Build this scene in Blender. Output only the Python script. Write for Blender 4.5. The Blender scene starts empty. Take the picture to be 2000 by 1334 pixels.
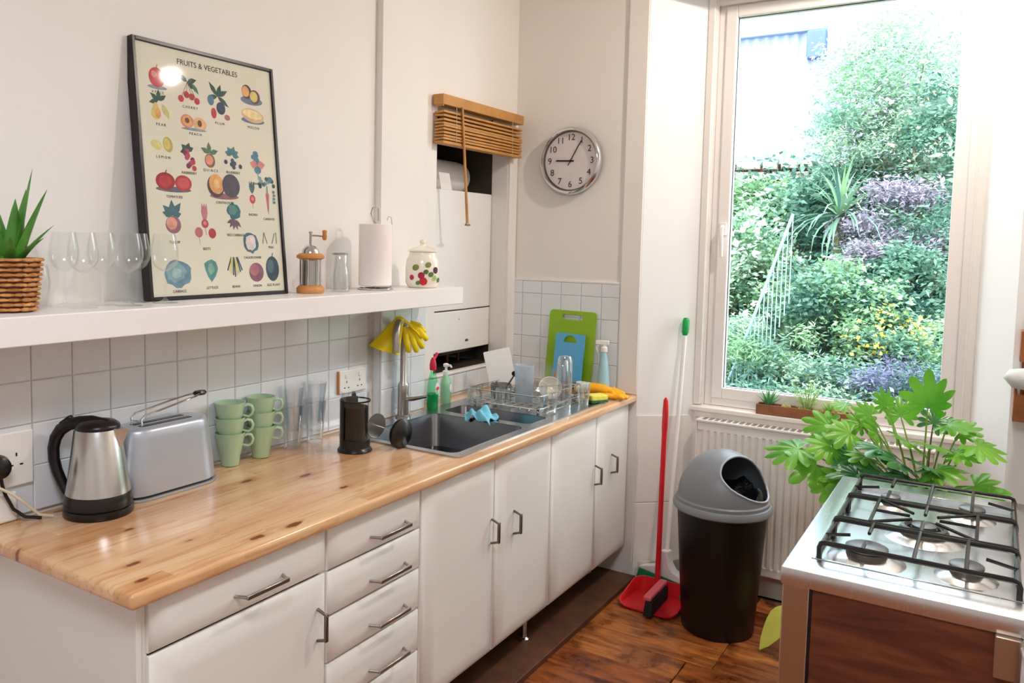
import bpy, bmesh, math, random
import numpy as np
from mathutils import Vector, Matrix, Euler
random.seed(7)
rng = np.random.default_rng(7)
S = bpy.context.scene
COL = S.collection
PI = math.pi

# ------------------------------------------------------------------ camera
cam_data = bpy.data.cameras.new('camera')
cam = bpy.data.objects.new('camera', cam_data)
COL.objects.link(cam)
cam_data.sensor_width = 36.0
cam_data.lens = 1594.0 / 2000.0 * 36.0
cam_data.shift_x = (1000 - 919.4) / 2000.0
cam_data.shift_y = -(667 - 587.5) / 2000.0
cam_data.clip_start = 0.05
yaw, pitch, roll = map(math.radians, (-32.691, -4.24, 1.1695))
F = Vector((math.sin(yaw) * math.cos(pitch), math.cos(yaw) * math.cos(pitch), math.sin(pitch)))
R0 = F.cross(Vector((0, 0, 1))).normalized()
U0 = R0.cross(F)
R1 = R0 * math.cos(roll) + U0 * math.sin(roll)
U1 = -R0 * math.sin(roll) + U0 * math.cos(roll)
M = Matrix((R1, U1, -F)).transposed().to_4x4()
M.translation = Vector((2.0266, -0.9604, 1.6134))
cam.matrix_world = M
S.camera = cam

# ------------------------------------------------------------------ light and exposure
S.view_settings.view_transform = 'Standard'
S.view_settings.look = 'None'
S.view_settings.gamma = 1.0
S.view_settings.use_curve_mapping = False
S.view_settings.exposure = 0.0
S.cycles.use_denoising = True
S.cycles.max_bounces = 14
S.cycles.diffuse_bounces = 6
S.cycles.transmission_bounces = 12
S.cycles.transparent_max_bounces = 24
S.cycles.sample_clamp_indirect = 6.0
S.cycles.caustics_reflective = False
S.cycles.caustics_refractive = False
world = bpy.data.worlds.new('overcast_sky')
S.world = world
world.use_nodes = True
bg = world.node_tree.nodes['Background']
bg.inputs[0].default_value = (0.84, 0.93, 1.0, 1)
bg.inputs[1].default_value = 7.4


def lamp(name, kind, loc, energy, color, size=0.1, rot=(0, 0, 0)):
    d = bpy.data.lights.new(name, kind)
    d.energy = energy
    d.color = color
    if kind == 'SUN':
        d.angle = size
    elif kind == 'AREA':
        d.shape = 'DISK'
        d.size = size
    else:
        d.shadow_soft_size = size
    o = bpy.data.objects.new(name, d)
    o.location = loc
    o.rotation_euler = rot
    COL.objects.link(o)
    return o


# weak sun over the roof, falling on the garden from behind the house
lamp('sun', 'SUN', (1, -4, 8), 3.2, (1.0, 0.96, 0.88), math.radians(3), (math.radians(42), 0, math.radians(-14)))
# the room's ceiling lamp, plus an added rear fill light (shades built further down)
lamp('ceiling_lamp_light', 'POINT', (1.90, 2.08, 2.92), 66, (1.0, 0.87, 0.76), 0.045)
lamp('rear_fill_light', 'AREA', (1.7, -0.9, 2.78), 40, (0.84, 0.92, 1.0), 0.8)
# sampling portal over the window opening (guides sky light, gives off none itself)
pl = lamp('portal', 'AREA', (1.40, 3.06, 1.75), 1, (1, 1, 1), 1.0, (math.radians(90), 0, 0))
pl.data.shape = 'RECTANGLE'
pl.data.size = 1.0
pl.data.size_y = 1.8
pl.rotation_euler = (math.radians(-90), 0, 0)
pl.data.cycles.is_portal = True

# ------------------------------------------------------------------ materials


def lin(h):
    h = h.lstrip('#')
    c = [int(h[i:i + 2], 16) / 255 for i in (0, 2, 4)]
    return tuple((x / 12.92 if x <= .04045 else ((x + .055) / 1.055) ** 2.4) for x in c) + (1,)


class NT:
    def __init__(s, name):
        s.m = bpy.data.materials.new(name)
        s.m.use_nodes = True
        s.t = s.m.node_tree
        s.b = s.t.nodes['Principled BSDF']

    def n(s, typ, **kw):
        n = s.t.nodes.new(typ)
        for k, v in kw.items():
            if k.startswith('i_'):
                n.inputs[k[2:].replace('_', ' ')].default_value = v
            else:
                setattr(n, k, v)
        return n

    def l(s, a, b):
        s.t.links.new(a, b)

    def coord(s, scale=(1, 1, 1), loc=(0, 0, 0), which='Object'):
        tc = s.n('ShaderNodeTexCoord')
        mp = s.n('ShaderNodeMapping')
        mp.inputs['Scale'].default_value = scale
        mp.inputs['Location'].default_value = loc
        s.l(tc.outputs[which], mp.inputs[0])
        return mp.outputs[0]

    def noise(s, vec, scale=5, detail=3, rough=.5, dist=0):
        n = s.n('ShaderNodeTexNoise')
        n.inputs['Scale'].default_value = scale
        n.inputs['Detail'].default_value = detail
        n.inputs['Roughness'].default_value = rough
        n.inputs['Distortion'].default_value = dist
        s.l(vec, n.inputs['Vector'])
        return n.outputs['Fac']

    def ramp(s, fac, stops):
        r = s.n('ShaderNodeValToRGB')
        while len(r.color_ramp.elements) < len(stops):
            r.color_ramp.elements.new(.5)
        for e, (p, c) in zip(r.color_ramp.elements, stops):
            e.position = p
            e.color = c
        s.l(fac, r.inputs[0])
        return r.outputs[0]

    def mix(s, fac, a, b, mode='MIX'):
        m = s.n('ShaderNodeMix', data_type='RGBA', blend_type=mode)
        for k, v in ((0, fac), (6, a), (7, b)):
            if hasattr(v, 'is_linked'):
                s.l(v, m.inputs[k])
            else:
                m.inputs[k].default_value = v
        return m.outputs[2]

    def bump(s, h, strength=.2, dist=.01):
        b = s.n('ShaderNodeBump')
        b.inputs['Strength'].default_value = strength
        b.inputs['Distance'].default_value = dist
        s.l(h, b.inputs['Height'])
        s.l(b.outputs[0], s.b.inputs['Normal'])


def simple(name, hexc, rough=.5, metal=0, var=.06, scale=8, bump=0, coat=0, trans=0, ior=1.45, alpha=1, sub=0, aniso=0, spec=.5):
    k = NT(name)
    c = lin(hexc)
    v = k.coord()
    nf = k.noise(v, scale, 3)
    d = tuple(x * (1 - var) for x in c[:3]) + (1,)
    u = tuple(min(1, x * (1 + var)) for x in c[:3]) + (1,)
    k.l(k.ramp(nf, [(.3, d), (.7, u)]), k.b.inputs['Base Color'])
    k.b.inputs['Roughness'].default_value = rough
    k.b.inputs['Metallic'].default_value = metal
    k.b.inputs['Coat Weight'].default_value = coat
    k.b.inputs['Transmission Weight'].default_value = trans
    k.b.inputs['IOR'].default_value = ior
    k.b.inputs['Alpha'].default_value = alpha
    k.b.inputs['Specular IOR Level'].default_value = spec
    if bump:
        k.bump(k.noise(v, scale * 12, 2), bump, .002)
    return k.m


MAT = {}
MAT['wall'] = simple('wall_paint', '#EBE7E2', .75, var=.015, scale=2, bump=.08)
MAT['wallwhite'] = simple('daylit_white_gloss_paint', '#F5F7F8', .45, var=.01, scale=2, bump=.03)  # white gloss, tinted bluish to add daylight on the window reveals
MAT['trim'] = simple('trim_paint', '#EDE9E4', .4, var=.02, scale=3)
MAT['ceiling'] = simple('ceiling_paint', '#F3F0EA', .9, var=.01)
MAT['tile'] = simple('glazed_tile', '#E3E8EE', .12, var=.02, scale=3, bump=.02, coat=.5)
MAT['grout'] = simple('grout', '#D0CDC9', .9, var=.08, scale=60)
MAT['cream'] = simple('cream_cabinet_paint', '#ECE9E2', .33, var=.015, scale=2, bump=.01, coat=.15)
MAT['shelf'] = simple('white_lacquer', '#F0EBEA', .35, var=.01, scale=2)
MAT['upvc'] = simple('window_plastic', '#F3EFEE', .3, var=.01, scale=2)
MAT['black'] = simple('black_plastic', '#141214', .28, var=.2, scale=6)
MAT['darkcup'] = simple('cupboard_interior_shade', '#3A322B', .9, var=.2, scale=5)
MAT['binblack'] = simple('bin_black_plastic', '#060608', .42, var=.2, scale=4, bump=.03)
MAT['bingrey'] = simple('bin_grey_plastic', '#80858C', .38, var=.03, scale=4)
MAT['liner'] = simple('bin_liner', '#101218', .18, var=.3, scale=20, bump=.9)
MAT['red'] = simple('red_plastic', '#D8222B', .32, var=.05, scale=5)
MAT['redlight'] = simple('red_plastic_grip', '#EE6A73', .4, var=.04, scale=5)
MAT['bristleblack'] = simple('black_bristles', '#15130F', .8, var=.3, scale=80, bump=.6)
MAT['bristlegreen'] = simple('green_bristles', '#0C7A4A', .7, var=.3, scale=90, bump=.6)
MAT['whiteplastic'] = simple('white_plastic', '#F1F0EE', .35, var=.01)
MAT['green'] = simple('green_plastic', '#10A04A', .35, var=.04)
MAT['sage'] = simple('sage_glazed_ceramic', '#A9C3A2', .22, var=.03, scale=6, coat=.4)
MAT['limeboard'] = simple('lime_plastic', '#8DB81E', .4, var=.03)
MAT['blueboard'] = simple('blue_plastic', '#5FB0E0', .4, var=.03)
MAT['yellow'] = simple('yellow_rubber', '#F4DC12', .45, var=.05, scale=12, bump=.1)
MAT['amber'] = simple('amber_rubber', '#F5B21A', .5, var=.08, scale=14, bump=.1)
MAT['bluecloth'] = simple('blue_cloth', '#7FCFE8', .9, var=.08, scale=30, bump=.5)
MAT['paper'] = simple('kitchen_paper', '#F6EDE8', .95, var=.015, scale=30, bump=.3)
MAT['ceramic'] = simple('cream_ceramic', '#F5EEDF', .2, var=.02, scale=4, coat=.5)
MAT['chrome'] = simple('chrome', '#D9DADC', .1, 1, var=.02)
MAT['nickel'] = simple('brushed_nickel', '#B3AEA8', .32, 1, var=.05)
MAT['nickeldark'] = simple('dark_nickel', '#7E776F', .35, 1, var=.05)
MAT['silverplastic'] = simple('silver_lacquer', '#B9C0CC', .36, .55, var=.02, scale=3)
MAT['iron'] = simple('black_enamel_iron', '#141419', .3, 0, var=.2, scale=30, coat=.3)
MAT['burner'] = simple('burner_cap', '#6E7174', .42, .7, var=.15, scale=25)
MAT['brass'] = simple('brass_valve', '#A98A55', .35, 1, var=.1)
MAT['frameblack'] = simple('black_wood_frame', '#181114', .3, var=.15)
MAT['soil'] = simple('soil', '#4A3524', .95, var=.4, scale=60, bump=.9)
MAT['moss'] = simple('dry_moss', '#8D8A4A', .95, var=.35, scale=50, bump=.8)
MAT['rackwood'] = simple('red_brown_wood', '#A06038', .5, var=.2, scale=10)
MAT['planterwood'] = simple('planter_wood', '#94603F', .6, var=.18, scale=16, bump=.2)
MAT['beech'] = simple('beech_wood', '#C98B4C', .4, var=.15, scale=14)
MAT['amberwood'] = simple('blind_wood', '#BE8848', .42, var=.14, scale=12)
MAT['cord'] = simple('cord', '#D8CBB4', .8)
MAT['coffee'] = simple('coffee', '#0E0603', .6, spec=.2, var=.2)
MAT['sponge'] = simple('sponge', '#E9E36A', .95, var=.1, scale=60, bump=.7)
MAT['spongegreen'] = simple('scouring_pad', '#2E6A50', .95, var=.2, scale=80, bump=.7)
MAT['mullwood'] = simple('worn_brown_paint', '#5B3A26', .5, var=.3, scale=12, bump=.15)
MAT['tealfabric'] = simple('teal_knit', '#3FA39C', .9, var=.15, scale=40, bump=.6)
MAT['whitefabric'] = simple('white_knit', '#E4EBEA', .9, var=.06, scale=40, bump=.6)
MAT['stone'] = simple('garden_stone', '#B9B0A4', .9, var=.3, scale=5, bump=.7)
MAT['shed'] = simple('pale_metal_cladding', '#959FB4', .6, var=.03, scale=1)
MAT['ground'] = simple('garden_soil', '#5E6B52', .95, var=.35, scale=3, bump=.6)
MAT['railpaint'] = simple('pale_blue_rail', '#8CACB2', .5)
MAT['redcap'] = simple('red_cap', '#D4213F', .35)
MAT['labelwhite'] = simple('paper_label', '#F3F0EC', .6)
MAT['labelred'] = simple('label_red', '#DE4E55', .6)
MAT['ink'] = simple('ink', '#3B3532', .7)
MAT['printpaper'] = simple('poster_paper', '#E4DFCB', .6, var=.03, scale=4)
MAT['clockface'] = simple('clock_face', '#EFE3E2', .5, var=.01)
MAT['sill'] = simple('sill_paint', '#F3EDE6', .35, var=.02)
MAT['radiator'] = simple('radiator_enamel', '#EDE9E3', .35, var=.015)
MAT['skirt'] = simple('skirting_paint', '#C9C4BC', .5, var=.04)
MAT['aloe'] = simple('aloe_leaf', '#4E8A33', .4, var=.3, scale=14)
MAT['succulent'] = simple('succulent_leaf', '#5FA56A', .4, var=.25, scale=20)
MAT['petiole'] = simple('leaf_stalk', '#8FAE52', .5, var=.1)
MAT['petioledark'] = simple('leaf_stalk_dark', '#5B5A34', .5, var=.1)


def glass(name, tint=(1, 1, 1), refl=1.0, rough=.0, power=3.2, base=.014):
    """thin clear glass: transparent with Fresnel gloss"""
    k = NT(name)
    t = k.t
    tr = k.n('ShaderNodeBsdfTransparent')
    tr.inputs[0].default_value = tuple(tint) + (1,)
    gl = k.n('ShaderNodeBsdfGlossy')
    gl.inputs['Roughness'].default_value = rough + .02
    gl.inputs[0].default_value = (refl, refl, refl, 1)
    lw = k.n('ShaderNodeLayerWeight')
    lw.inputs[0].default_value = .35
    mth = k.n('ShaderNodeMath', operation='MULTIPLY_ADD')
    mth.inputs[1].default_value = .8
    mth.inputs[2].default_value = .035
    k.l(lw.outputs['Facing'], mth.inputs[0])
    pw = k.n('ShaderNodeMath', operation='POWER')
    pw.inputs[1].default_value = power
    k.l(mth.outputs[0], pw.inputs[0])
    ad = k.n('ShaderNodeMath', operation='ADD')
    ad.inputs[1].default_value = base
    k.l(pw.outputs[0], ad.inputs[0])
    mx = k.n('ShaderNodeMixShader')
    k.l(ad.outputs[0], mx.inputs[0])
    k.l(tr.outputs[0], mx.inputs[1])
    k.l(gl.outputs[0], mx.inputs[2])
    k.l(mx.outputs[0], t.nodes['Material Output'].inputs[0])
    return k.m


MAT['glass'] = glass('clear_glass', (.984, .988, .988), 1.0, .0, 2.4, .016)
MAT['glassrim'] = glass('thick_clear_glass', (.95, .965, .975), 1.0, .02, 1.6, .09)
MAT['glassblue'] = glass('blue_tinted_plastic', (.80, .88, .96))
MAT['glassgreen'] = glass('green_tinted_plastic', (.55, .93, .72))
MAT['windowglass'] = glass('window_glass', (.99, 1, 1), .18)
MAT['pictureglass'] = glass('picture_glass', (.985, .985, .985), .35, .03, 3.0, .008)
MAT['frost'] = simple('frosted_plastic', '#C9DCEB', .3, alpha=.32)
MAT['spraybottle'] = simple('pale_blue_plastic', '#A5CFDF', .35, alpha=.9)
MAT['greensoap'] = simple('green_soap', '#109A58', .15, var=.1)
MAT['glassgreenpale'] = simple('pale_green_soap', '#9BDDB0', .15, alpha=.8)


def mat_steel(name, col, rough, stretch, metal=1.0):
    k = NT(name)
    v = k.coord(stretch)
    nf = k.noise(v, 6, 1)
    k.b.inputs['Base Color'].default_value = lin(col)
    k.b.inputs['Metallic'].default_value = metal
    r = k.n('ShaderNodeMapRange')
    r.inputs[3].default_value = rough - .012
    r.inputs[4].default_value = rough + .012
    k.l(nf, r.inputs[0])
    k.l(r.outputs[0], k.b.inputs['Roughness'])
    return k.m


MAT['steel'] = mat_steel('brushed_steel', '#C9C7C4', .26, (1, 1, 14))
MAT['steeltop'] = mat_steel('brushed_worktop_steel', '#D3D5D6', .27, (12, 1, 1))
MAT['bowlsteel'] = mat_steel('sink_steel_dark_reflection', '#85868A', .24, (1, 9, 1))  # darker copy of the sink steel, standing in for dark reflections in the bowls
MAT['sinksteel'] = mat_steel('sink_steel', '#B9BABC', .26, (1, 9, 1))
MAT['steelpost'] = mat_steel('post_steel', '#B09A84', .36, (1, 1, 10))


def mat_pine():
    k = NT('pine_worktop')
    # strips running along Y
    tc = k.n('ShaderNodeTexCoord')
    sep = k.n('ShaderNodeSeparateXYZ')
    k.l(tc.outputs['Object'], sep.inputs[0])
    dv = k.n('ShaderNodeMath', operation='DIVIDE')
    dv.inputs[1].default_value = .052
    k.l(sep.outputs[0], dv.inputs[0])
    fl = k.n('ShaderNodeMath', operation='FLOOR')
    k.l(dv.outputs[0], fl.inputs[0])
    wn = k.n('ShaderNodeTexWhiteNoise', noise_dimensions='1D')
    k.l(fl.outputs[0], wn.inputs['W'])
    # block offset along y
    oy = k.n('ShaderNodeMath', operation='MULTIPLY_ADD')
    oy.inputs[1].default_value = 3.0
    k.l(wn.outputs[0], oy.inputs[0])
    k.l(sep.outputs[1], oy.inputs[2])
    dy = k.n('ShaderNodeMath', operation='DIVIDE')
    dy.inputs[1].default_value = .62
    k.l(oy.outputs[0], dy.inputs[0])
    fy = k.n('ShaderNodeMath', operation='FLOOR')
    k.l(dy.outputs[0], fy.inputs[0])
    cb = k.n('ShaderNodeCombineXYZ')
    k.l(fl.outputs[0], cb.inputs[0])
    k.l(fy.outputs[0], cb.inputs[1])
    wn2 = k.n('ShaderNodeTexWhiteNoise', noise_dimensions='3D')
    k.l(cb.outputs[0], wn2.inputs['Vector'])
    base = k.ramp(wn2.outputs[0], [(0, lin('#DDB283')), (.5, lin('#E5BF92')), (1, lin('#EDCDA4'))])
    # grain, offset per block
    off = k.n('ShaderNodeVectorMath', operation='SCALE')
    off.inputs['Scale'].default_value = 4.0
    k.l(wn2.outputs['Color'], off.inputs[0])
    mp = k.n('ShaderNodeMapping')
    mp.inputs['Scale'].default_value = (22, 1.3, 22)
    k.l(tc.outputs['Object'], mp.inputs[0])
    add = k.n('ShaderNodeVectorMath', operation='ADD')
    k.l(mp.outputs[0], add.inputs[0])
    k.l(off.outputs[0], add.inputs[1])
    g = k.noise(add.outputs[0], 3.0, 4, .6, .4)
    grain = k.ramp(g, [(.35, lin('#D39B62')), (.5, (1, 1, 1, 1)), (1, (1, 1, 1, 1))])
    c1 = k.mix(.45, base, grain, 'MULTIPLY')
    # broad tone
    g2 = k.noise(k.coord((5, .8, 5)), 2.2, 2)
    c1 = k.mix(.35, c1, k.ramp(g2, [(.35, lin('#D09050')), (.7, (1, 1, 1, 1))]), 'MULTIPLY')
    # knots
    vo = k.n('ShaderNodeTexVoronoi', feature='F1', voronoi_dimensions='2D')
    vo.inputs['Scale'].default_value = 1.0
    vo.inputs['Randomness'].default_value = 1.0
    wv = k.n('ShaderNodeMapping')
    wv.inputs['Scale'].default_value = (11, 4.4, 1)
    wv.inputs['Location'].default_value = (.42, 3.3, 0)
    k.l(tc.outputs['Object'], wv.inputs[0])
    k.l(wv.outputs[0], vo.inputs['Vector'])
    rr = k.n('ShaderNodeMath', operation='MULTIPLY_ADD')   # random radius per cell
    sc = k.n('ShaderNodeSeparateColor')
    k.l(vo.outputs['Color'], sc.inputs[0])
    rr.inputs[1].default_value = .24
    rr.inputs[2].default_value = -.125
    k.l(sc.outputs[0], rr.inputs[0])
    nz = k.noise(k.coord((1, 1, 1)), 60, 2)
    dd = k.n('ShaderNodeMath', operation='MULTIPLY_ADD')
    dd.inputs[1].default_value = .10
    k.l(nz, dd.inputs[0])
    k.l(vo.outputs['Distance'], dd.inputs[2])
    sb = k.n('ShaderNodeMath', operation='SUBTRACT')
    k.l(dd.outputs[0], sb.inputs[0])
    k.l(rr.outputs[0], sb.inputs[1])
    kn = k.ramp(sb.outputs[0], [(0.035, (1, 1, 1, 1)), (.075, (0, 0, 0, 1))])
    halo = k.ramp(sb.outputs[0], [(0.05, (1, 1, 1, 1)), (.22, (0, 0, 0, 1))])
    c2 = k.mix(halo, c1, k.mix(.45, c1, lin('#B9733A')))
    c3 = k.mix(kn, c2, lin('#7E4120'))
    k.l(c3, k.b.inputs['Base Color'])
    k.b.inputs['Roughness'].default_value = .23
    k.b.inputs['Coat Weight'].default_value = .35
    k.b.inputs['Coat Roughness'].default_value = .12
    k.bump(g, .03, .002)
    return k.m


MAT['pine'] = mat_pine()


def mat_board():
    k = NT('varnished_floorboard')
    oi = k.n('ShaderNodeObjectInfo')
    tc = k.n('ShaderNodeTexCoord')
    off = k.n('ShaderNodeVectorMath', operation='SCALE')
    off.inputs['Scale'].default_value = 13.0
    cx = k.n('ShaderNodeCombineXYZ')
    for i in range(3):
        k.l(oi.outputs['Random'], cx.inputs[i])
    k.l(cx.outputs[0], off.inputs[0])
    mp = k.n('ShaderNodeMapping')
    mp.inputs['Scale'].default_value = (2.2, 12, 12)
    k.l(tc.outputs['Object'], mp.inputs[0])
    ad = k.n('ShaderNodeVectorMath', operation='ADD')
    k.l(mp.outputs[0], ad.inputs[0])
    k.l(off.outputs[0], ad.inputs[1])
    g = k.noise(ad.outputs[0], 2.2, 5, .62, .8)
    col = k.ramp(g, [(.25, lin('#55301A')), (.40, lin('#93522A')), (.58, lin('#C0763A')), (.8, lin('#D69552'))])
    tone = k.ramp(oi.outputs['Random'], [(0, lin('#B98E6C')), (1, (1, 1, 1, 1))])
    c = k.mix(.8, col, tone, 'MULTIPLY')
    ad2 = k.n('ShaderNodeVectorMath', operation='ADD')
    k.l(tc.outputs['Object'], ad2.inputs[0])
    k.l(off.outputs[0], ad2.inputs[1])
    st = k.noise(ad2.outputs[0], 7, 4, .6)
    c = k.mix(.7, c, k.ramp(st, [(.36, lin('#5A341C')), (.52, (1, 1, 1, 1))]), 'MULTIPLY')
    wear = k.noise(k.coord((1, 2.2, 1)), 6.5, 5, .7)
    wm = k.ramp(wear, [(.66, (0, 0, 0, 1)), (.70, (1, 1, 1, 1))])
    c = k.mix(wm, c, lin('#D9A679'))
    k.l(c, k.b.inputs['Base Color'])
    k.l(k.ramp(st, [(.3, (.22, .22, .22, 1)), (.7, (.42, .42, .42, 1))]), k.b.inputs['Roughness'])
    k.bump(g, .12, .003)
    return k.m


MAT['board'] = mat_board()


def mat_panelwood():
    k = NT('dark_glossy_wood_panel')
    v = k.coord((1.6, 1, 9))
    g = k.noise(v, 2.4, 5, .6, 1.0)
    c = k.ramp(g, [(.25, lin('#33190F')), (.5, lin('#5A2F1C')), (.75, lin('#784428'))])
    k.l(c, k.b.inputs['Base Color'])
    k.b.inputs['Roughness'].default_value = .3
    k.b.inputs['Coat Weight'].default_value = .4
    return k.m


MAT['panelwood'] = mat_panelwood()


def mat_wicker():
    k = NT('woven_seagrass')
    v = k.coord()
    g = k.noise(v, 45, 3)
    k.l(k.ramp(g, [(.3, lin('#9A5D2E')), (.7, lin('#E0A567'))]), k.b.inputs['Base Color'])
    k.b.inputs['Roughness'].default_value = .8
    k.bump(g, .4, .003)
    return k.m


MAT['wicker'] = mat_wicker()


def mat_leaf(name, h1, h2, trans=.25, rough=.45, scale=6):
    """leaf with some light passing through"""
    k = NT(name)
    g = k.noise(k.coord(), scale, 3)
    c = k.ramp(g, [(.3, lin(h1)), (.7, lin(h2))])
    k.l(c, k.b.inputs['Base Color'])
    k.b.inputs['Roughness'].default_value = rough
    tl = k.n('ShaderNodeBsdfTranslucent')
    k.l(c, tl.inputs[0])
    mx = k.n('ShaderNodeMixShader')
    mx.inputs[0].default_value = trans
    k.l(k.b.outputs[0], mx.inputs[1])
    k.l(tl.outputs[0], mx.inputs[2])
    k.l(mx.outputs[0], k.t.nodes['Material Output'].inputs[0])
    return k.m


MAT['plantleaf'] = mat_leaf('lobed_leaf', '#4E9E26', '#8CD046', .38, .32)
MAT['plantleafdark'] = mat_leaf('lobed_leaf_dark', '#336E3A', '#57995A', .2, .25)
MAT['yellowleaf'] = mat_leaf('yellowing_leaf', '#C6D63A', '#E2E46A', .4)
MAT['herb'] = mat_leaf('herb_leaf', '#8FC05A', '#BFE07E', .4)
for nm, a, b in (('g1', '#55806A', '#88B09A'), ('g2', '#86A88C', '#B4CCB4'), ('g3', '#345E54', '#5A8878'), ('p1', '#8C8298', '#B2A8B8'),
                 ('g4', '#74A274', '#A4C69A'), ('p2', '#6E7098', '#9C9CBC'), ('w1', '#EEF2EA', '#FFFFFF'), ('y1', '#EACB42', '#F6E27A'),
                 ('o1', '#E8B79A', '#F2CDB4'), ('g5', '#A4C9A6', '#D9EEDA')):
    MAT['f_' + nm] = mat_leaf('garden_leaf_' + nm, a, b, .3, .5, .8)

# ------------------------------------------------------------------ mesh helpers


class MB:
    def __init__(s):
        s.v, s.f, s.mi, s.m = [], [], [], 0
        s.T = Matrix.Identity(4)

    def at(s, loc=(0, 0, 0), rot=(0, 0, 0), scale=(1, 1, 1)):
        s.T = Matrix.LocRotScale(Vector(loc), Euler(rot), Vector(scale))
        return s

    def raw(s, vs, fs):
        o = len(s.v)
        s.v += [tuple(s.T @ Vector(v)) for v in vs]
        s.f += [tuple(o + i for i in f) for f in fs]
        s.mi += [s.m] * len(fs)
        return s

    def box(s, x0, x1, y0, y1, z0, z1):
        vs = [(x, y, z) for z in (z0, z1) for y in (y0, y1) for x in (x0, x1)]
        return s.raw(vs, [(0, 2, 3, 1), (4, 5, 7, 6), (0, 1, 5, 4), (2, 6, 7, 3), (0, 4, 6, 2), (1, 3, 7, 5)])

    def frus(s, base, top, z0, z1):
        """box frustum: base and top are (x0,x1,y0,y1)"""
        vs = []
        for (a, b, c, d), z in ((base, z0), (top, z1)):
            vs += [(a, c, z), (b, c, z), (a, d, z), (b, d, z)]
        return s.raw(vs, [(0, 2, 3, 1), (4, 5, 7, 6), (0, 1, 5, 4), (2, 6, 7, 3), (0, 4, 6, 2), (1, 3, 7, 5)])

    def lathe(s, prof, seg=32, sx=1, sy=1, cap=True):
        vs, fs = [], []
        n = len(prof)
        for r, z in prof:
            for i in range(seg):
                a = 2 * PI * i / seg
                vs.append((r * math.cos(a) * sx, r * math.sin(a) * sy, z))
        for j in range(n - 1):
            for i in range(seg):
                k = (i + 1) % seg
                fs.append((j * seg + i, j * seg + k, (j + 1) * seg + k, (j + 1) * seg + i))
        if cap:
            if prof[0][0] > 1e-5:
                fs.append(tuple(range(seg))[::-1])
            if prof[-1][0] > 1e-5:
                fs.append(tuple((n - 1) * seg + i for i in range(seg)))
        return s.raw(vs, fs)

    def cyl(s, r, z0, z1, seg=24, r2=None):
        return s.lathe([(r, z0), (r if r2 is None else r2, z1)], seg)

    def loops(s, rings, cap=True, closed=False):
        n = len(rings[0])
        vs = [p for r in rings for p in r]
        fs = []
        m = len(rings)
        for j in range(m if closed else m - 1):
            jj = (j + 1) % m
            for i in range(n):
                k = (i + 1) % n
                fs.append((j * n + i, j * n + k, jj * n + k, jj * n + i))
        if cap and not closed:
            fs.append(tuple(range(n))[::-1])
            fs.append(tuple((m - 1) * n + i for i in range(n)))
        return s.raw(vs, fs)

    def tube(s, pts, r, seg=10, closed=False, flat=1.0, up=None):
        pts = [Vector(p) for p in pts]
        rs = r if isinstance(r, (list, tuple)) else [r] * len(pts)
        fl = flat if isinstance(flat, (list, tuple)) else [flat] * len(pts)
        rings = []
        ref = Vector(up) if up else None
        nrm = None
        for i, p in enumerate(pts):
            if closed:
                t = pts[(i + 1) % len(pts)] - pts[i - 1]
            else:
                t = pts[min(i + 1, len(pts) - 1)] - pts[max(i - 1, 0)]
            t.normalize()
            if ref is not None:
                a = ref - t * ref.dot(t)
                if a.length < 1e-4:
                    a = nrm or t.orthogonal()
            elif nrm is None:
                a = t.orthogonal()
            else:
                a = nrm - t * nrm.dot(t)
            a.normalize()
            nrm = a
            b = t.cross(a)
            rings.append([tuple(p + (a * math.cos(2 * PI * k / seg) * fl[i] + b * math.sin(2 * PI * k / seg)) * rs[i]) for k in range(seg)])
        return s.loops(rings, True, closed)

    def prism(s, poly, z0, z1):
        n = len(poly)
        vs = [(x, y, z0) for x, y in poly] + [(x, y, z1) for x, y in poly]
        return s.raw(vs, [tuple(range(n))[::-1], tuple(range(n, 2 * n))] + [(i, (i + 1) % n, n + (i + 1) % n, n + i) for i in range(n)])

    def build(s, name, mats, parent=None, smooth=40, bevel=0, seg=2, loc=None, rot=None, thick=0, subdiv=0):
        me = bpy.data.meshes.new(name)
        me.from_pydata(s.v, [], s.f)
        if not isinstance(mats, (list, tuple)):
            mats = [mats]
        for m in mats:
            me.materials.append(MAT[m] if isinstance(m, str) else m)
        if len(mats) > 1:
            me.polygons.foreach_set('material_index', s.mi)
        bm = bmesh.new()
        bm.from_mesh(me)
        bmesh.ops.recalc_face_normals(bm, faces=bm.faces)
        bm.to_mesh(me)
        bm.free()
        if smooth:
            me.polygons.foreach_set('use_smooth', [True] * len(me.polygons))
            me.set_sharp_from_angle(angle=math.radians(smooth))
        o = bpy.data.objects.new(name, me)
        COL.objects.link(o)
        if parent:
            o.parent = parent
        if loc:
            o.location = loc
        if rot:
            o.rotation_euler = rot
        if thick:
            md = o.modifiers.new('solid', 'SOLIDIFY')
            md.thickness = thick
            md.offset = 0
        if bevel:
            md = o.modifiers.new('bevel', 'BEVEL')
            md.width = bevel
            md.segments = seg
            md.limit_method = 'ANGLE'
            md.angle_limit = math.radians(50)
            md.harden_normals = False
        if subdiv:
            md = o.modifiers.new('sub', 'SUBSURF')
            md.levels = md.render_levels = subdiv
        return o


def thing(name, label, cat, loc=(0, 0, 0), rot=(0, 0, 0), group=None):
    o = bpy.data.objects.new(name, None)
    o.empty_display_size = .05
    COL.objects.link(o)
    o.location = loc
    o.rotation_euler = rot
    o['label'] = label
    o['category'] = cat
    if group:
        o['group'] = group
    return o


def tag(o, label, cat, group=None, kind=None):
    o['label'] = label
    o['category'] = cat
    if group:
        o['group'] = group
    if kind:
        o['kind'] = kind
    return o


def struct(o):
    o['kind'] = 'structure'
    return o


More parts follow.
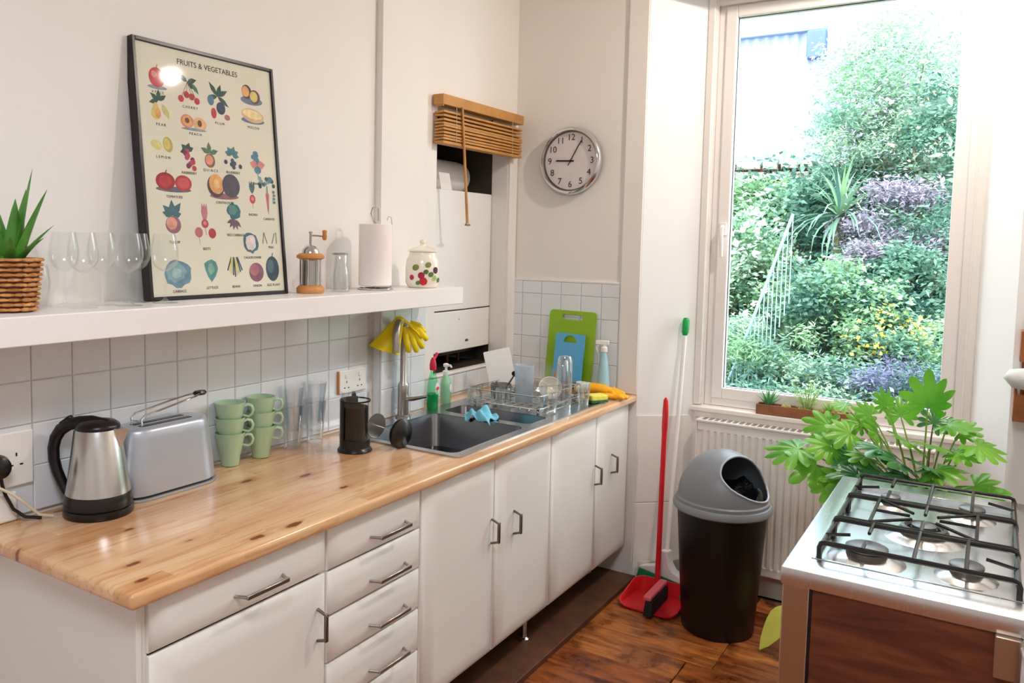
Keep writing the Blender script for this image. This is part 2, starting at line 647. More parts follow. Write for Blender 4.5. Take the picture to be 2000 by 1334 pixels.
def copy_tree(o, parent=None):
    c = o.copy()
    COL.objects.link(c)
    if parent:
        c.parent = parent
    for ch in list(o.children):
        copy_tree(ch, c)
    return c


def bool_cut(o, cutter_mb):
    c = cutter_mb.build('cutter', 'wall', smooth=0)
    md = o.modifiers.new('cut', 'BOOLEAN')
    md.operation = 'DIFFERENCE'
    md.solver = 'EXACT'
    md.object = c
    dg = bpy.context.evaluated_depsgraph_get()
    me = bpy.data.meshes.new_from_object(o.evaluated_get(dg))
    o.modifiers.clear()
    o.data = me
    cm = c.data
    bpy.data.objects.remove(c)
    bpy.data.meshes.remove(cm)
    me.polygons.foreach_set('use_smooth', [True] * len(me.polygons))
    me.set_sharp_from_angle(angle=math.radians(35))
    return o


def arc(cx, cy, r, a0, a1, n):
    return [(cx + r * math.cos(a0 + (a1 - a0) * i / n), cy + r * math.sin(a0 + (a1 - a0) * i / n)) for i in range(n + 1)]


def rrect(x0, x1, y0, y1, r, n=5):
    return (arc(x1 - r, y1 - r, r, 0, PI / 2, n) + arc(x0 + r, y1 - r, r, PI / 2, PI, n) +
            arc(x0 + r, y0 + r, r, PI, 1.5 * PI, n) + arc(x1 - r, y0 + r, r, 1.5 * PI, 2 * PI, n))


def text(name, body, size, mat, parent, mtx, extrude=.0003, align='CENTER'):
    c = bpy.data.curves.new(name, 'FONT')
    c.body = body
    c.size = size
    c.align_x = align
    c.align_y = 'CENTER'
    c.extrude = extrude
    c.materials.append(MAT[mat])
    tmp = bpy.data.objects.new(name, c)
    me = bpy.data.meshes.new_from_object(tmp)
    bpy.data.objects.remove(tmp)
    o = bpy.data.objects.new(name, me)
    COL.objects.link(o)
    o.parent = parent
    o.matrix_local = mtx
    return o


# ================================================================== THE ROOM
L = 2.69          # clock wall
# floor: sub floor with separate boards running along X
fl = struct(MB().box(-.1, 3.2, -2.6, 3.15, -.12, -.022).build('floor', 'soil', smooth=0))
joints_y = [-2.6 + .15 * i for i in range(28)]
ys = []
yy = 2.85
while yy > -2.6:
    ys.append((yy - .152, yy))
    yy -= .1535
mesh_cache = {}
for i, (a, b) in enumerate(ys):
    if i <= 4:
        segs = [(.0, 1.20), (1.203, 3.2)]
    elif i <= 7:
        segs = [(.0, 1.10), (1.105, 2.2), (2.203, 3.2)]
    else:
        off = random.uniform(.8, 2.4)
        segs = [(.0, off), (off + .003, 3.2)]
    for x0, x1 in segs:
        key = round(x1 - x0, 3)
        m = MB().box(0, x1 - x0, 0, b - a, -.022, 0)
        o = m.build('floorboard', 'board', fl, smooth=0, bevel=.0025, seg=1, loc=(x0, a, random.uniform(-.0012, .0008)))
# brown painted margin board under the units
mb = MB().box(.02, .655, -.35, 2.69, 0, .024)
o = struct(mb.build('trim_1', 'mullwood', bevel=.003))

# left wall, built in blocks around the pantry opening
W = MB()
W.box(-.25, 0, -2.6, 1.50, 0, 3.0)
W.box(-.25, .03, 1.50, 1.795, 0, 3.0)
W.box(-.25, -.06, 1.795, 1.98, 0, 3.0)
W.box(-.09, -.06, 1.98, 2.608, 0, 1.0)
W.box(-.25, -.09, 1.98, 2.608, 0, .985)
W.box(-.25, -.06, 1.98, 2.608, 2.22, 3.0)
W.box(-.15, -.06, 2.608, 2.70, 0, 3.0)
W.box(-.25, -.15, 2.646, 2.70, 0, 3.0)
wall_left = struct(W.build('wall_left', 'wall', smooth=0))
# tiles of the left wall
ts = .1087


def tile_mesh(w, h, name='tile', t=.007):
    key = (round(w, 3), round(h, 3))
    if key not in mesh_cache:
        g = .0011
        m = MB()
        c = .0022
        m.raw([(0, g, g), (0, w - g, g), (0, w - g, h - g), (0, g, h - g),
               (t - c, g, g), (t - c, w - g, g), (t - c, w - g, h - g), (t - c, g, h - g),
               (t, g + c, g + c), (t, w - g - c, g + c), (t, w - g - c, h - g - c), (t, g + c, h - g - c)],
              [(0, 1, 5, 4), (1, 2, 6, 5), (2, 3, 7, 6), (3, 0, 4, 7), (4, 5, 9, 8), (5, 6, 10, 9), (6, 7, 11, 10), (7, 4, 8, 11), (8, 9, 10, 11)])
        ob = m.build('tile', 'tile', smooth=30)
        mesh_cache[key] = ob.data
        bpy.data.objects.remove(ob)
    return mesh_cache[key]


def put_tile(parent, loc, w, h, rz=0):
    o = bpy.data.objects.new('tile', tile_mesh(w, h))
    COL.objects.link(o)
    o.parent = parent
    o.location = loc
    o.rotation_euler = (random.uniform(-.0012, .0012), random.uniform(-.002, .002), rz)
    return o


gr = MB().box(0, .0035, -.62, 1.4995, .905, 1.352)
gr.box(.03, .0335, 1.5005, 1.795, .905, 1.352)
gr.box(-.06, -.0565, 1.80, 2.69, .905, .992)
gr.build('grout_bed', 'grout', wall_left, smooth=0)
rows = [(.905, .018), (.9131 + .0005, ts), (1.0218, ts), (1.1305, ts), (1.2392, ts)]
for z0, h in rows:
    for k in range(-7, 12):
        y0 = .1523 + k * ts
        y1 = min(y0 + ts, 1.4985)
        if y1 - y0 > .02:
            put_tile(wall_left, (.0015, y0, z0), y1 - y0, h)
    for y0, y1 in ((1.502, 1.585), (1.585, 1.6937), (1.6937, 1.795)):
        put_tile(wall_left, (.0315, y0, z0), y1 - y0, h)
for k in range(8):
    y0 = 1.82 + k * ts
    put_tile(wall_left, (-.0585, y0, .906), ts, .086)
# return face of the pier
MB().box(.0, .031, 1.4985, 1.5, .905, 1.352).build('grout_bed', 'tile', wall_left, smooth=0)

# pantry surround
t = MB()
t.box(-.06, -.045, 2.612, 2.685, 1.0, 2.24)
t.box(-.062, -.05, 2.625, 2.672, 1.0, 2.24)
struct(t.build('trim_2', 'trim', bevel=.003))
struct(MB().box(-.085, -.048, 1.975, 2.615, .996, 1.008).build('trim_3', 'sill', bevel=.003))
struct(MB().box(-.06, -.05, 1.90, 1.98, 1.0, 2.26).build('trim_4', 'trim', bevel=.002))
# cupboard recess; its unlit shade is put into the dark lining colour
c = MB()
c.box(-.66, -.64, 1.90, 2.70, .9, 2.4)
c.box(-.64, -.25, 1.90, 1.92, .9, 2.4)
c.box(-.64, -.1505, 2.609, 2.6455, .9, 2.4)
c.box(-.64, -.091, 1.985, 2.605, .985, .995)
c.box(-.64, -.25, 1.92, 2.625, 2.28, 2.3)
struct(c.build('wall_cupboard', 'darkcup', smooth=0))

# clock wall and the window recess
wb = MB()
wb.prism([(-.25, 3.15), (-.25, L + .01), (-.06, L + .01), (-.06, L), (.63, L), (.858, 2.895), (.878, 2.90), (.878, 3.15)], 0, 3.0)
wall_back = struct(wb.build('wall_back', 'wall', smooth=0))
struct(MB().prism([(.6305, L - .0005), (.8575, 2.8935), (.8575, 2.90), (.6305, 2.70)], .0, 2.75).build('wall_reveal_left', 'wallwhite', smooth=0))
struct(MB().prism([(1.945, 3.15), (1.945, 2.90), (1.962, 2.895), (2.10, L), (3.2, L), (3.2, 3.15)], 0, 3.0).build('wall_back_right', 'wallwhite', smooth=0))
struct(MB().box(.84, 1.98, 2.875, 3.15, 0, .83).build('wall_under_window', 'trim', smooth=0))
struct(MB().prism([(.63, L), (2.10, L), (1.95, 3.15), (.87, 3.15)], 2.75, 3.0).build('wall_lintel', 'wallwhite', smooth=0))
# pilaster strip at the corner and thin panel edge
struct(MB().box(.534, .6295, L - .012, L, .90, 3.0).build('trim_5', 'trim', bevel=.003))
struct(MB().box(.5275, .534, L - .006, L, .90, 3.0).build('trim_6', 'trim', bevel=.002))
# horizontal joint in the lower reveal panel
d = Vector((.228, .205, 0)).normalized()
nn = Vector((d.y, -d.x, 0))
j = MB()
p0 = Vector((.632, L, 0))
for z0, z1, e in ((.0, .375, .006), (.38, .80, .006)):
    a = p0 + d * .003
    b = p0 + d * .295
    j.prism([(a.x, a.y), (b.x, b.y), (b.x + nn.x * e, b.y + nn.y * e), (a.x + nn.x * e, a.y + nn.y * e)], z0, z1)
struct(j.build('trim_7', 'trim', bevel=.002))
# clock wall tiles
gb = MB().box(-.058, .527, L - .0035, L, .905, 1.416).build('grout_bed', simple('pale_grout', '#DAD5CE', .9, var=.04, scale=60), wall_back, smooth=0)
for z0, h in ((.905, .012), (.917, ts), (1.0258, ts), (1.1346, ts), (1.2434, ts), (1.3521, .064)):
    x0s = [.0 - .0005 + k * ts for k in range(-1, 6)]
    for x0 in x0s:
        a, b = max(x0, -.0575), min(x0 + ts, .526)
        if b - a > .01:
            put_tile(wall_back, (b, L - .0015, z0), b - a, h, PI / 2).rotation_euler = (0, 0, -PI / 2)
for ch in wall_back.children:
    if ch.name.startswith('tile'):
        ch.location.x = ch.location.x - 0
        w = ch.dimensions.y
        ch.location.x -= w
MB().box(-.058, .527, L - .009, L, 1.416, 1.427).build('tile_edge_strip', 'trim', wall_back, bevel=.002)

# other walls, outside the frame
struct(MB().box(3.2, 3.4, -2.6, 3.15, 0, 3.0).build('wall_right', 'wall', smooth=0))
struct(MB().box(-.25, 3.4, -2.8, -2.6, 0, 3.0).build('wall_front', 'wall', smooth=0))
struct(MB().box(-.70, 3.4, -2.8, 3.15, 3.0, 3.15).build('ceiling', 'ceiling', smooth=0))
struct(MB().prism([(.665, 2.688), (.668, 2.682), (.86, 2.862), (1.95, 2.862), (2.09, 2.688), (2.1, 2.70), (1.96, 2.873), (.855, 2.873)], 0, .10)
       .build('baseboard_back', 'skirt', bevel=.003))

# window
win = struct(MB().box(.88, 1.945, 2.925, 2.99, .852, .856).build('window_1', 'upvc', smooth=0))


def frame_ring(x0, x1, z0, z1, w, y0, y1, mbx=None):
    f = mbx or MB()
    f.box(x0, x0 + w, y0, y1, z0, z1)
    f.box(x1 - w, x1, y0, y1, z0, z1)
    f.box(x0 + w, x1 - w, y0, y1, z0, z0 + w)
    f.box(x0 + w, x1 - w, y0, y1, z1 - w, z1)
    return f


frame_ring(.8785, 1.9445, .853, 2.748, .034, 2.93, 3.0).build('window_frame', 'upvc', win, bevel=.003)
sash = frame_ring(.912, 1.911, .887, 2.714, .052, 2.918, 2.985)
sash = sash.build('sash', 'upvc', win, bevel=.006, seg=3)
frame_ring(.958, 1.865, .933, 2.668, .006, 2.940, 2.955).build('rubber_seal', 'black', win, smooth=0)
MB().box(.962, 1.861, 2.948, 2.952, .937, 2.664).build('pane', 'windowglass', win, smooth=0)
h = MB()
h.box(.925, .955, 2.909, 2.919, 1.66, 1.72)
h.tube([(.94, 2.909, 1.70), (.94, 2.885, 1.695), (.941, 2.88, 1.66), (.942, 2.885, 1.60), (.943, 2.887, 1.56)], [.010, .011, .010, .009, .008], 10)
h.build('window_handle', 'whiteplastic', win, bevel=.002)
# casing mouldings
cs = MB()
cs.box(.842, .874, 2.872, 2.9, .855, 2.75)
cs.box(.862, .880, 2.890, 2.93, .855, 2.75)
struct(cs.build('trim_8', 'trim', bevel=.004))
cs = MB()
cs.box(1.944, 1.976, 2.872, 2.9, .855, 2.75)
cs.box(1.936, 1.948, 2.890, 2.93, .855, 2.75)
struct(cs.build('trim_9', 'trim', bevel=.004))
struct(MB().box(.87, 1.95, 2.895, 2.93, 2.72, 2.75).build('trim_10', 'trim', bevel=.004))
sl = MB().prism([(.836, 2.85), (1.99, 2.85), (1.965, 2.93), (.862, 2.93)], .826, .85)
sl.build('window_sill', 'sill', win, bevel=.006, seg=3)
MB().prism([(.855, 2.866), (1.975, 2.866), (1.975, 2.876), (.855, 2.876)], .795, .826).build('sill_moulding', 'sill', win, bevel=.003)
# outside sill
MB().box(.85, 1.97, 3.0, 3.2, .80, .85).build('outer_sill', 'stone', win, bevel=.004)

# ================================================================== CABINETS
XF = .61


def front_panel(name, y0, y1, z0, z1, parent, ch=.030, t=.026):
    """slab front, softly chamfered towards its edges; local x = .59 .. .61"""
    xb = XF - t
    e = .007
    m = MB()
    g = .0015
    y0 += g
    y1 -= g
    z0 += g
    z1 -= g
    rings = []
    for x, i in ((xb, 0), (xb + t - .019, 0), (xb + t - .0165, .0015), (xb + t - .0085, ch * .50), (xb + t - .0030, ch * .92), (xb + t - .0006, ch * 1.2), (xb + t, ch * 1.5), (xb + t, ch * 1.6)):
        rings.append([(x, y0 + i, z0 + i), (x, y1 - i, z0 + i), (x, y1 - i, z1 - i), (x, y0 + i, z1 - i)])
    m.loops(rings)
    return m.build(name, 'cream', parent, smooth=60)


def handle_bar(parent, y, z, ln, vertical):
    """trapezoid bar pull"""
    w = .0042
    so = .03
    m = MB()
    if vertical:
        p = [(XF - .001, y, z + ln / 2), (XF + so, y, z + ln / 2 - .010), (XF + so, y, z - ln / 2 + .010), (XF - .001, y, z - ln / 2)]
        m.tube(p[:2], w * 1.1, 6)
        m.tube(p[2:], w * 1.1, 6)
        m.tube([p[1], p[2]], w * 1.25, 8)
        m.box(XF + so - w, XF + so + w, y - w * 1.2, y + w * 1.2, p[2][2] - w, p[1][2] + w)
    else:
        p = [(XF - .001, y + ln / 2, z), (XF + so, y + ln / 2 - .014, z), (XF + so, y - ln / 2 + .014, z), (XF - .001, y - ln / 2, z)]
        m.tube(p[:2], w * 1.1, 6)
        m.tube(p[2:], w * 1.1, 6)
        m.box(XF + so - w, XF + so + w, p[2][1] - w, p[1][1] + w, z - w * 1.2, z + w * 1.2)
    return m.build('handle', 'nickel' if not vertical else 'nickeldark', parent, bevel=.001, seg=1)


def carcass(y0, y1, parent):
    m = MB()
    m.box(.036, .583, y0, y0 + .018, .16, .862)
    m.box(.036, .583, y1 - .018, y1, .16, .862)
    m.box(.036, .583, y0 + .018, y1 - .018, .16, .178)
    m.box(.036, .05, y0 + .018, y1 - .018, .178, .862)
    m.box(.50, .583, y0 + .018, y1 - .018, .845, .862)
    m.build('carcass', 'cream', parent, bevel=.001, seg=1)


def leg(parent, x, y):
    m = MB().at((x, y, 0))
    m.lathe([(.022, .024), (.022, .030), (.014, .036), (.0125, .05), (.0125, .16)], 20)
    m.build('leg', 'chrome', parent)


# A: drawer over door, nearest the camera
cA = thing('base_cabinet', 'cream base unit nearest the camera with one wide drawer over a door', 'cabinet', (0, 0, 0), group='kitchen base cabinets')
carcass(.048, .596, cA)
dr = front_panel('drawer', .061, .594, .741, .860, cA)
handle_bar(dr, .351, .792, .15, False)
dd = front_panel('door', .061, .594, .158, .737, cA, ch=.04)
handle_bar(dd, .548, .617, .085, True)
MB().box(.03, .59, .036, .048, .0, .864).build('end_panel', 'cream', cA, bevel=.001)
leg(cA, .5, .12)
leg(cA, .12, .12)
# B: five drawers
cB = thing('base_cabinet', 'narrow cream base unit with five drawers in a column', 'cabinet', (0, 0, 0), group='kitchen base cabinets')
carcass(.598, 1.013, cB)
for z0, z1 in ((.737, .860), (.612, .734), (.484, .609), (.352, .481), (.158, .349)):
    dr = front_panel('drawer', .600, 1.011, z0, z1, cB)
    handle_bar(dr, .836, z0 + .049 if z1 - z0 < .15 else .28, .16, False)
leg(cB, .5, .66)
leg(cB, .5, .95)
# C and D: double-door units
cC = thing('base_cabinet', 'cream two-door base unit under the sink bowls', 'cabinet', (0, 0, 0), group='kitchen base cabinets')
carcass(1.015, 1.882, cC)
dd = front_panel('door', 1.018, 1.449, .158, .857, cC, ch=.04)
handle_bar(dd, 1.410, .610, .085, True)
dd = front_panel('door', 1.453, 1.880, .158, .857, cC, ch=.04)
handle_bar(dd, 1.565, .598, .085, True)
leg(cC, .5, 1.08)
leg(cC, .52, 1.83)
cD = thing('base_cabinet', 'cream two-door base unit under the draining board, next to the window recess', 'cabinet', (0, 0, 0), group='kitchen base cabinets')
carcass(1.884, 2.684, cD)
dd = front_panel('door', 1.886, 2.312, .158, .857, cD, ch=.04)
handle_bar(dd, 2.278, .604, .085, True)
dd = front_panel('door', 2.316, 2.684, .158, .857, cD, ch=.04)
handle_bar(dd, 2.455, .616, .085, True)
leg(cD, .45, 2.58)
leg(cD, .15, 2.58)

# worktop with the hole for the sink
wt = MB().box(.0085, .63, -.001, 1.499, .866, .90)
wt.box(.0395, .63, 1.499, 1.796, .866, .90)
wt = MB().prism([(.0085, -.003), (.633, -.003), (.633, L - .0005), (-.048, L - .0005), (-.048, 1.797), (.0395, 1.797), (.0395, 1.492), (.0085, 1.492)], .866, .90)
wt = wt.build('worktop', 'pine', bevel=.011, seg=4)
bool_cut(wt, MB().box(.108, .562, 1.250, 1.972, .8, 1.0))
tag(wt, 'knotty pine worktop running along the left wall to the window recess', 'worktop')

# ================================================================== SINK
sk = thing('kitchen_sink', 'stainless steel sink with two bowls and a draining board set in the pine worktop', 'sink', (0, 0, .9))
deck = MB().prism(rrect(.056, .588, 1.232, 2.43, .02, 4), 0, .005).build('deck', 'sinksteel')
bool_cut(deck, MB().prism(rrect(.122, .549, 1.262, 1.745, .035, 5), -.1, .1))
bool_cut(deck, MB().prism(rrect(.128, .540, 1.800, 1.955, .03, 5), -.1, .1))
deck.parent = sk


def bowl(x0, x1, y0, y1, dp, r, name):
    m = MB()
    rings = []
    for i, z in ((0, .0055), (0, .004), (.003, -.004), (.012, -dp + .03), (.022, -dp + .008), (.05, -dp)):
        rings.append([(x, y, z) for x, y in rrect(x0 + i, x1 - i, y0 + i, y1 - i, max(r - i * .2, .01), 5)])
    n = len(rings[0])
    vs = [p for q in rings for p in q]
    fs = [(j * n + i, j * n + (i + 1) % n, (j + 1) * n + (i + 1) % n, (j + 1) * n + i) for j in range(len(rings) - 1) for i in range(n)]
    fs.append(tuple((len(rings) - 1) * n + i for i in range(n)))
    m.raw(vs, fs)
    return m.build(name, 'bowlsteel', sk, smooth=50)


bowl(.122, .549, 1.262, 1.745, .165, .035, 'bowl')
bowl(.128, .540, 1.800, 1.955, .12, .03, 'bowl')
for x, y, z in ((.33, 1.50, -.1635), (.33, 1.877, -.1185)):
    MB().at((x, y, z)).lathe([(.040, 0), (.040, .003), (.030, .004), (.012, .001), (0, .001)], 24).build('drain', 'chrome', sk)
MB().at((.135, 1.50, -.05), (0, PI / 2, 0)).lathe([(.016, -.012), (.016, -.004), (.012, -.002), (0, -.002)], 18).build('overflow', 'black', sk)
rb = MB()
for k in range(9):
    x = .15 + k * .043
    rb.tube([(x, 2.02, .0045), (x, 2.05, .007), (x, 2.36, .007), (x, 2.39, .0045)], .004, 8)
rb.build('drainer_ribs', 'sinksteel', sk)
# thin dark glossy sheet low in the large bowl
MB().prism(rrect(.142, .529, 1.282, 1.725, .03, 5), -.125, -.123).build('bowl_sheet', simple('dark_gloss_sheet', '#15161A', .06, var=.2), sk)

# tap
tp = thing('kitchen_tap', 'tall brushed steel mixer tap with a square spout behind the sink', 'tap', (.075, 1.598, .905))
b = MB()
b.lathe([(.030, 0), (.030, .006), (.022, .012), (.021, .10), (.022, .13), (.020, .135), (.0135, .145), (.0135, .36), (.0135, .372)], 28)
b.build('stem', 'nickel', tp)
b = MB().tube([(0, 0, .350), (.004, -.008, .378), (.018, -.045, .392), (.036, -.088, .385), (.046, -.108, .36), (.048, -.112, .335), (.048, -.112, .275)], .0135, 14)
b.build('spout', 'nickel', tp)
b = MB().tube([(.018, 0, .075), (.045, .01, .079), (.095, .03, .092)], [.011, .009, .006], 12)
b.build('lever', 'chrome', tp)

# rubber glove over the tap
gv = thing('rubber_glove', 'yellow rubber glove draped over the kitchen tap', 'glove', (.088, 1.560, 1.295), group='rubber gloves')
g = MB()


def flat_ring(c, hw, dirv, th, ph=0):
    c, dv = Vector(c), Vector(dirv).normalized()
    return [tuple(c + dv * (hw * math.cos(a)) + Vector((0, 1, 0)) * (th * math.sin(a) * (1 + .16 * math.sin(4 * a + ph)))) for a in [2 * PI * k / 24 for k in range(24)]]


# cuff falls to the left and flares to an open hem
rings = [flat_ring((-.058 * t_, -.022 - .03 * t_, .014 - .122 * t_), .016 + .044 * t_, (.95, 0, -.30), .016 + .014 * t_, t_ * 2) for t_ in (0, .15, .35, .6, .85, 1)]
g.loops(rings)
# palm falls to the right
rings = [flat_ring((.062 * t_, -.010, .014 - .052 * t_), .016 + .024 * t_, (.62, 0, -.78), .016 + .003 * t_, t_) for t_ in (0, .2, .5, .8, 1)]
g.loops(rings)
for (sx, sz, ex, ez, yy_, r) in ((.020, -.050, .034, -.122, -.022, .0105), (.045, -.058, .064, -.122, -.014, .0105), (.062, -.050, .086, -.108, -.006, .0105), (.075, -.036, .102, -.076, 0, .0100), (.070, -.018, .094, -.046, .006, .0095)):
    g.tube([(sx * .5, yy_, sz * .45), (sx, yy_, sz), ((sx + ex) / 2, yy_ - .003, (sz + ez) / 2), (ex, yy_, ez * .96), (ex + .001, yy_, ez)], [r * 1.1, r * 1.2, r * 1.1, r, r * .4], 10)
g.build('glove_body', 'yellow', gv, smooth=70)
MB().tube(flat_ring((-.058, -.052, -.108), .060, (.95, 0, -.30), .030, 2), .0022, 6, closed=True).build('hem', 'yellow', gv)
gv.rotation_euler = (0, 0, math.radians(32.7))

# ================================================================== SHELF
shelf = MB().box(.001, .25, -1.0, 1.498, 1.361, 1.428)
shelf = MB().prism([(.001, -1.0), (.25, -1.0), (.25, 1.752), (.0315, 1.752), (.0315, 1.4985), (.001, 1.4985)], 1.361, 1.428)
shelf = shelf.build('wall_shelf', 'shelf', bevel=.003)
tag(shelf, 'long thick white floating shelf on the left wall above the tiles', 'shelf')

# ================================================================== POSTER
# leaning on the shelf: bottom edge forward, top edge at the wall
W_, H_, T_ = .515, .728, .034
po = thing('framed_poster', 'black framed fruit and vegetable chart leaning on the white shelf', 'poster', (.095, .436, 1.429))
lean = math.atan2(.075, .72)
# local axes: x = width (towards +Y), y = height, z = out of the wall (+X)
Rp = Matrix(((0, 0, 1), (1, 0, 0), (0, 1, 0)))  # columns: local x->Y, y->Z, z->X
Rp = Matrix(((0, -math.sin(lean), math.cos(lean)), (1, 0, 0), (0, math.cos(lean), math.sin(lean))))
po.rotation_euler = Rp.to_euler()
bw = .011
f = frame_ring(0, W_, 0, H_, bw, -T_ + .0, 0)
# frame_ring works in x,z with depth y: rotate so height is local y
f2 = MB()
f2.raw([(x, z, -y - T_) for x, y, z in f.v], f.f)
f2.build('frame', 'frameblack', po, bevel=.0015, seg=1)
MB().box(bw, W_ - bw, bw, H_ - bw, -T_ + .004, -.008).build('backing', 'frameblack', po, smooth=0)
pp = MB().box(bw, W_ - bw, bw, H_ - bw, -.008, -.0065).build('chart_paper', 'printpaper', po, smooth=0)
MB().box(bw, W_ - bw, bw, H_ - bw, -.0042, -.003).build('glazing', 'pictureglass', po, smooth=0)
ZP = -.0064
pal = {}


def pmat(h):
    if h not in pal:
        pal[h] = simple('print_' + h[1:], h, .7, var=.16, scale=55)
    return pal[h]


class Print:
    """flat printed illustration, drawn in unit coordinates of the chart (u right, v up, in metres)"""

    def __init__(s, cx, cy):
        s.m = MB()
        s.mats = []
        s.c = (cx, cy)
        s.k = 0

    def poly(s, pts, h):
        if h not in s.mats:
            s.mats.append(h)
        s.m.m = s.mats.index(h)
        s.k += 1
        z = ZP + .00004 * s.k
        s.m.raw([(s.c[0] + x, s.c[1] + y, z) for x, y in pts], [tuple(range(len(pts)))])
        return s

    def blob(s, x, y, rx, ry, h, rot=0, n=18, wob=.0):
        c, q = math.cos(rot), math.sin(rot)
        pts = []
        for i in range(n):
            a = 2 * PI * i / n
            k = 1 + (random.uniform(-wob, wob) if wob else 0)
            px, py = rx * k * math.cos(a), ry * k * math.sin(a)
            pts.append((x + px * c - py * q, y + px * q + py * c))
        return s.poly(pts, h)

    def leaf(s, x, y, ln, w, ang, h):
        c, q = math.cos(ang), math.sin(ang)
        pts = [(0, 0), (ln * .25, w * .8), (ln * .55, w), (ln, 0), (ln * .55, -w), (ln * .25, -w * .8)]
        return s.poly([(x + a * c - b * q, y + a * q + b * c) for a, b in pts], h)

    def line(s, x0, y0, x1, y1, w, h):
        d_ = Vector((x1 - x0, y1 - y0)).normalized() * w
        return s.poly([(x0 - d_.y, y0 + d_.x), (x0 + d_.y, y0 - d_.x), (x1 + d_.y, y1 - d_.x), (x1 - d_.y, y1 + d_.x)], h)

    def done(s, name):
        return s.m.build(name, [pmat(h) for h in s.mats], pp, smooth=0)


GR, DG, RD, PK, BL, NV, YL, OR, BR, SH = '#5F7D62', '#3E5A50', '#C0464A', '#D98C86', '#5F8398', '#3F4A66', '#DCC878', '#E3A869', '#7A4E3C', '#8A9AA0'
p = Print(.075, .625); p.blob(0, -.028, .032, .006, SH); p.blob(0, 0, .026, .028, RD); p.blob(-.008, .008, .009, .010, PK); p.line(0, .024, .004, .036, .0012, BR); p.done('apple_print')
p = Print(.178, .600)
for a in (.3, 2.6, -.6): p.leaf(0, .03, .035, .008, a, DG)
p.leaf(.015, .028, .038, .007, -.9, GR)
for x, y in ((-.026, -.022), (-.006, -.008), (.012, -.012), (.030, -.022)): p.line(0, .03, x, y, .0007, BR); p.blob(x, y, .010, .010, RD)
p.done('cherry_print')
p = Print(.285, .600)
for a, l in ((2.2, .05), (1.2, .04), (.5, .045), (-.6, .05), (3.4, .04)): p.leaf(0, .005, l, .008, a, DG)
p.blob(-.026, -.010, .012, .016, BL); p.blob(.010, -.030, .017, .019, NV); p.blob(-.018, -.048, .010, .016, RD); p.blob(.032, -.055, .011, .009, '#B06A64')
p.done('plum_print')
p = Print(.42, .630); p.blob(.0, -.018, .045, .014, '#6F8090'); p.blob(-.018, .008, .020, .022, '#4A3A4A'); p.blob(-.022, .008, .015, .017, OR); p.blob(.014, -.004, .022, .022, '#6A4A50'); p.blob(.010, -.004, .016, .017, YL); p.done('passion_fruit_print')
p = Print(.42, .565); p.blob(0, -.016, .048, .010, BL); p.blob(0, 0, .046, .022, '#D9B98C', -.1); p.blob(0, .004, .040, .014, '#EFD9A4', -.1); p.done('melon_slice_print')
p = Print(.075, .540)
for a in (.6, 2.5, 1.5, 3.4): p.leaf(0, .02, .032, .007, a, DG)
p.blob(-.010, -.016, .016, .018, YL); p.blob(-.010, 0, .009, .014, YL); p.blob(-.004, -.016, .009, .015, OR); p.leaf(.012, .012, .045, .010, -1.1, '#CFCB8A')
p.done('pear_print')
p = Print(.190, .515); p.blob(-.022, 0, .023, .020, PK); p.blob(-.022, 0, .018, .015, OR); p.blob(-.022, .002, .008, .008, BR); p.blob(.022, -.004, .024, .020, '#E4B98A'); p.blob(.022, -.002, .008, .010, BR); p.blob(0, -.022, .045, .004, SH); p.done('peach_print')
p = Print(.078, .435); p.blob(-.020, 0, .018, .014, '#DCD08E', -.3); p.blob(.018, .004, .016, .022, '#B9B266', .2); p.blob(.015, .006, .010, .016, YL, .2); p.done('lemon_print')
p = Print(.160, .415)
for a in (2.4, 1.2, .4, 3.4): p.leaf(0, .014, .025, .008, a, DG)
for i in range(9): p.blob(random.uniform(-.012, .014) + i * .001, .012 - i * .006, .008, .008, ('#B0506A', '#7E3F5E', RD)[i % 3])
p.done('raspberry_print')
p = Print(.240, .415)
for a in (2.7, .3, 1.6): p.leaf(0, .014, .034, .008, a, GR)
p.blob(0, -.008, .019, .021, '#8A6A50'); p.blob(-.002, -.006, .014, .015, '#E29A7A'); p.done('quince_print')
p = Print(.325, .425)
for a in (1.2, 2.2, .4, -.2, 2.9): p.leaf(0, .008, .028, .009, a, '#54808A')
for x, y in ((0, -.010), (.008, -.018), (-.004, -.022), (.004, -.030), (-.026, -.016), (.030, -.026)): p.blob(x, y, .007, .007, NV)
p.done('blueberry_print')
p = Print(.425, .420)
for i in range(8): p.blob(random.uniform(-.014, .014), .026 - i * .006, .011, .008, (BL, '#4E7A94')[i % 2])
p.leaf(0, -.012, .032, .013, .2, PK); p.leaf(0, -.012, .032, .013, 2.9, PK); p.blob(0, -.026, .014, .012, BL); p.line(0, -.03, 0, -.055, .0015, '#6FA3A8')
p.done('blackberry_print')
p = Print(.105, .335); p.blob(0, -.022, .060, .008, '#6B7078'); p.blob(-.026, 0, .032, .025, '#A8383C'); p.blob(-.026, 0, .022, .017, RD); p.blob(.034, -.002, .029, .023, '#B4444A'); p.blob(.034, -.002, .021, .016, '#D05A5C'); p.line(-.026, .020, -.020, .032, .0015, DG); p.done('tomato_print')
p = Print(.285, .335); p.blob(0, -.032, .055, .009, '#9A6A70'); p.blob(-.030, -.002, .032, .034, '#5A4A50'); p.blob(-.027, .004, .027, .030, OR, .3); p.blob(-.027, .004, .012, .014, '#E9C08A', .3); p.blob(.028, .002, .034, .036, '#57525E'); p.done('cantaloupe_print')
p = Print(.395, .305)
for a in (1.3, 1.8, 1.6): p.leaf(0, .012, .042, .006, a, '#55707A')
p.blob(0, -.004, .012, .014, RD); p.blob(0, -.002, .006, .007, PK); p.line(0, -.018, 0, -.032, .0008, '#A0787A'); p.done('radish_print')
